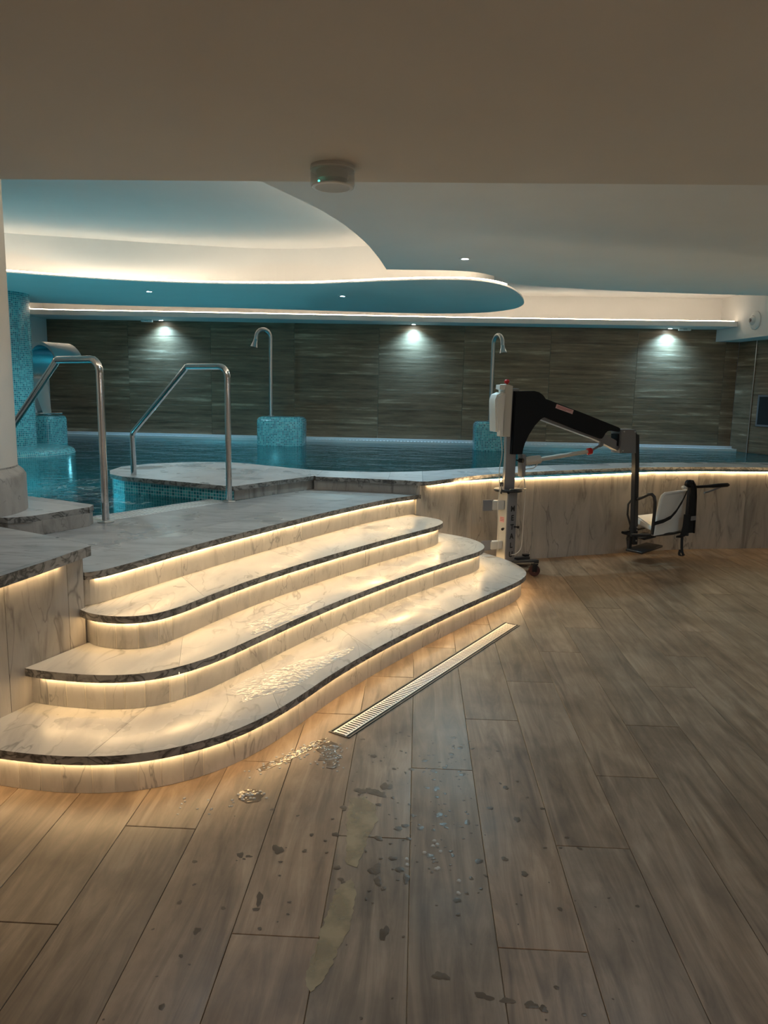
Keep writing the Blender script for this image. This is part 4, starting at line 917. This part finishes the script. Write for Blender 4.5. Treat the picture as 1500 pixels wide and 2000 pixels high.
# base and casters
b = bmesh.new(); box(b, -.13, .13, -.12, .12, .055, .085, .006); link('base_plate', b, 'blackm', lift, True)
b = bmesh.new(); box(b, -.02, .30, -.085, -.035, .060, .095, .006); link('base_leg', b, 'blackm', lift, True)
b = bmesh.new(); box(b, -.02, .30, .06, .11, .060, .095, .006); link('base_leg', b, 'blackm', lift, True)
def caster(x, y, rot):
    b = bmesh.new(); t = bmesh.new()
    for k in range(24):
        pass
    cyl = bmesh.new(); lathe(cyl, [(.030, -.013), (.046, -.013), (.050, -.006), (.050, .006), (.046, .013), (.030, .013)], seg=28)
    mx = Matrix.Translation((x, y, .050)) @ Matrix.Rotation(rot, 4, 'Z') @ Matrix.Rotation(R(90), 4, 'X'); merge(b, cyl, mx); wh = link('caster_wheel', b, 'wheelred', lift, True)
    b = bmesh.new(); cyl = bmesh.new(); lathe(cyl, [(0, -.016), (.012, -.016), (.014, -.011), (.030, -.011), (.030, .011), (.014, .011), (.012, .016), (0, .016)], seg=24); merge(b, cyl, mx); link('wheel_hub', b, 'lgrey', wh, True)
    b = bmesh.new()
    for s in (-1, 1):
        t = bmesh.new(); box(t, -.022, .022, s * .018 - .002, s * .018 + .002, -.01, .058, .001); merge(b, t, Matrix.Translation((x, y, .050)) @ Matrix.Rotation(rot, 4, 'Z'))
    t = bmesh.new(); box(t, -.03, .03, -.02, .02, .052, .062, .002); merge(b, t, Matrix.Translation((x, y, .050)) @ Matrix.Rotation(rot, 4, 'Z')); link('caster_fork', b, 'black', lift, True)
wl_ = Matrix.Rotation(-ang, 2) @ Vector((1.035 - (.93 + UO * .915), 6.315 - (6.55 + UO * .404)))
caster(wl_.x, wl_.y, R(-24)); caster(.27, .09, R(10)); caster(-.09, .10, R(10)); caster(-.10, -.09, R(10))
b = bmesh.new(); tube(b, [(.02, -.06, .075), (wl_.x, wl_.y, .108)], .014, 10); link('caster_arm', b, 'blackm', lift, True)

# hanging seat (parts of the hoist)
def W(u, v, z): return (U(u) + .9 * v, v, 1.55 - (1.55 - z) * (1 + .183 * v))
b = bmesh.new(); ext(b, [(1.139, 1.235), (1.165, 1.222), (1.165, 1.05), (1.139, 1.05)], -.045, .045, .002); link('post_plate', b, 'black', lift)
b = bmesh.new(); ext(b, [(1.160, 1.215), (1.212, 1.200), (1.236, .95), (1.286, .16), (1.238, .16), (1.190, .95)], -.03, .03, .004); link('hanger_post', b, 'blackm', lift, True)
for zz in (.30, .20, .33): 
    b = bmesh.new(); tube(b, [(U(1.262), -.030, zz), (U(1.262), -.036, zz)], .008, 10); link('bolt', b, 'steel_b', lift)
b = bmesh.new(); t = bmesh.new(); box(t, -.19, .17, -.09, .09, -.012, .012, .008); merge(b, t, Matrix.Translation(W(1.40, -.02, .115)) @ Matrix.Rotation(R(18), 4, 'Z') @ Matrix.Rotation(R(-4), 4, 'Y')); link('footrest', b, 'blackm', lift, True)
b = bmesh.new(); ext(b, [(1.21, .12), (1.245, .10), (1.245, .24), (1.22, .24)], .0, .03, .003); link('footrest_bracket', b, 'blackm', lift)
b = bmesh.new(); tube(b, [W(1.20, .06, .12), W(1.175, .07, .22), W(1.205, .08, .34), W(1.16, .08, .45), W(1.16, .08, .55), W(1.19, .07, .585), W(1.30, .05, .60)], .010, 10); link('rear_loop', b, 'blackm', lift, True)
# seat shell: back panel with rolled rim, seat pan reaching away to the left
A = R(20); ca, sa = math.cos(A), math.sin(A)
def S(a, f, z): return (U(1.49) - .18 + a * ca - f * sa, -.20 + a * sa * .8 + f * ca, 1.55 - (1.55 - z) * .967)   # a along the back, f forwards (away from the viewer)
bk = [(.0, .235), (.03, .36), (.085, .575), (.105, .612), (.145, .630), (.40, .632), (.56, .632), (.585, .60), (.545, .36), (.53, .235)]
b = bmesh.new(); rows = [[b.verts.new(S(a, f, z)) for a, z in bk] for f in (-.012, .012)]
b.faces.new(rows[0]); b.faces.new(rows[1][::-1]); n = len(bk)
for i in range(n): b.faces.new((rows[0][i], rows[1][i], rows[1][(i + 1) % n], rows[0][(i + 1) % n]))
bmesh.ops.triangulate(b, faces=[f for f in b.faces if len(f.verts) > 4]); link('seat_back', b, 'white', lift)
b = bmesh.new(); tube(b, [S(a, 0, z) for a, z in bk[:8]], .017, 10); link('back_rim', b, 'white', lift, True)
seatp = [(.06, .03), (.52, .03), (.50, .24), (.10, .26)]
b = bmesh.new(); z0, z1 = .255, .295
v0 = [b.verts.new(S(a, f, z0 + (.05 if f > .2 else 0))) for a, f in seatp]; v1 = [b.verts.new(S(a, f, z1 + (.095 if f > .2 else 0))) for a, f in seatp]
b.faces.new(v0[::-1]); b.faces.new(v1)
for i in range(4): b.faces.new((v0[i], v0[(i + 1) % 4], v1[(i + 1) % 4], v1[i]))
bmesh.ops.bevel(b, geom=b.edges[:], offset=.012, segments=2, affect='EDGES'); link('seat_pan', b, 'white', lift, True)
b = bmesh.new(); tube(b, [S(-.20, .10, .245), S(.02, .02, .232), S(.30, -.02, .228), S(.62, -.02, .240)], .014, 10); link('seat_rail', b, 'blackm', lift, True)
b = bmesh.new(); tube(b, [W(1.25, -.0, .245), S(-.10, .25, .235), S(.40, .30, .235)], .014, 10); link('seat_rail', b, 'blackm', lift, True)
b = bmesh.new(); ext(b, [(1.26, .235), (1.42, .262), (1.44, .235), (1.30, .215)], -.10, .05, .004); link('seat_joint', b, 'blackm', lift)
b = bmesh.new(); P = [W(1.27, -.03, .592), W(1.34, -.10, .612), W(1.405, -.17, .636), W(1.44, -.20, .634), W(1.468, -.215, .610), W(1.482, -.22, .560), W(1.486, -.21, .45), W(1.478, -.20, .24)]
tube(b, P, .0155, 12); link('armrest_tube', b, 'blackm', lift, True)
# rear post with folded webbing
b = bmesh.new(); tube(b, [W(1.885, -.15, .21), W(1.885, -.15, .74)], .024, 12); link('back_post', b, 'blackm', lift, True)
b = bmesh.new(); ribbon(b, [W(1.96, -.16, .235), W(1.955, -.17, .40), W(1.945, -.17, .60), W(1.93, -.17, .70), W(1.89, -.16, .755), W(1.85, -.16, .74), W(1.84, -.16, .70)], (0, 1, 0), .055, .012)
ribbon(b, [W(1.925, -.175, .235), W(1.93, -.185, .50), W(1.915, -.18, .72)], (1, 0, 0), .06, .012); link('webbing', b, 'web', lift)
b = bmesh.new(); t = bmesh.new(); lathe(t, [(0, -.03), (.02, -.03), (.036, -.015), (.036, .015), (.02, .03), (0, .03)], seg=20); merge(b, t, Matrix.Translation(W(1.862, -.17, .725)) @ Matrix.Rotation(R(90), 4, 'X')); link('pivot_knob', b, 'black', lift, True)
b = bmesh.new(); t = bmesh.new(); lathe(t, [(0, -.018), (.016, -.018), (.020, 0), (.016, .018), (0, .018)], seg=16); merge(b, t, Matrix.Translation(W(1.808, -.17, .688)) @ Matrix.Rotation(R(90), 4, 'X')); link('pivot_cap', b, 'white', lift, True)
b = bmesh.new(); tube(b, [W(1.90, -.17, .690), W(2.10, -.17, .693), W(2.22, -.17, .696), W(2.34, -.17, .700), W(2.365, -.17, .698)], [.013, .014, .020, .020, .008], 12); link('folded_armrest', b, 'black', lift, True)
b = bmesh.new(); tube(b, [W(2.06, -.17, .630), W(2.10, -.17, .635), W(2.27, -.17, .685)], .009, 10); link('armrest_strut', b, 'grey', lift, True)
b = bmesh.new(); ribbon(b, [W(1.845, -.20, .64), W(1.80, -.215, .55), W(1.74, -.22, .46), W(1.68, -.225, .40), W(1.60, -.225, .368), W(1.52, -.225, .352), W(1.49, -.22, .345)], (.2, .0, 1), .036, .006); link('lap_belt', b, 'web', lift)
b = bmesh.new(); rbox(b, U(1.76), -.215, .405, .445, .07, .012, R(12), .002); link('belt_buckle', b, 'grey', lift)
b = bmesh.new(); ribbon(b, [W(1.86, -.17, .42), W(1.865, -.18, .30), W(1.85, -.18, .22), W(1.83, -.18, .16), W(1.832, -.18, .06), W(1.80, -.18, .03), W(1.81, -.18, -.0)], (.7, .7, 0), .03, .006) if False else ribbon(b, [W(1.875, -.18, .42), W(1.87, -.185, .30), W(1.85, -.185, .215), W(1.80, -.185, .20)], (.8, -.5, 0), .055, .02)
link('tied_webbing', b, 'web', lift)
def sub(dz): return dz
hz = .10
b = bmesh.new(); ribbon(b, [W(1.835, -.19, .215), W(1.838, -.20, .15), W(1.842, -.22, .085), W(1.850, -.24, .045), W(1.868, -.26, .012), W(1.85, -.27, .006), W(1.825, -.265, .010), W(1.815, -.25, .03), W(1.825, -.235, .07)], (.8, -.5, .0), .024, .005); link('loose_strap', b, 'web', lift)

# ------------------------------------------------------------------ pool underwater lamps (unseen spots without fittings, added to light the basin)
for i, (x, y, a) in enumerate(((-3.9, 5.45, 0), (-6.3, 7.5, 90), (-3.2, 12.9, 180), (2.6, 12.9, 180), (5.9, 10.5, 270))):
    s = spot('unseen_underwater_spot', (x, y, .1), 75 if i == 0 else 42, (.40, .86, 1.0), 150, .8, (R(90), 0, R(a)), .1)
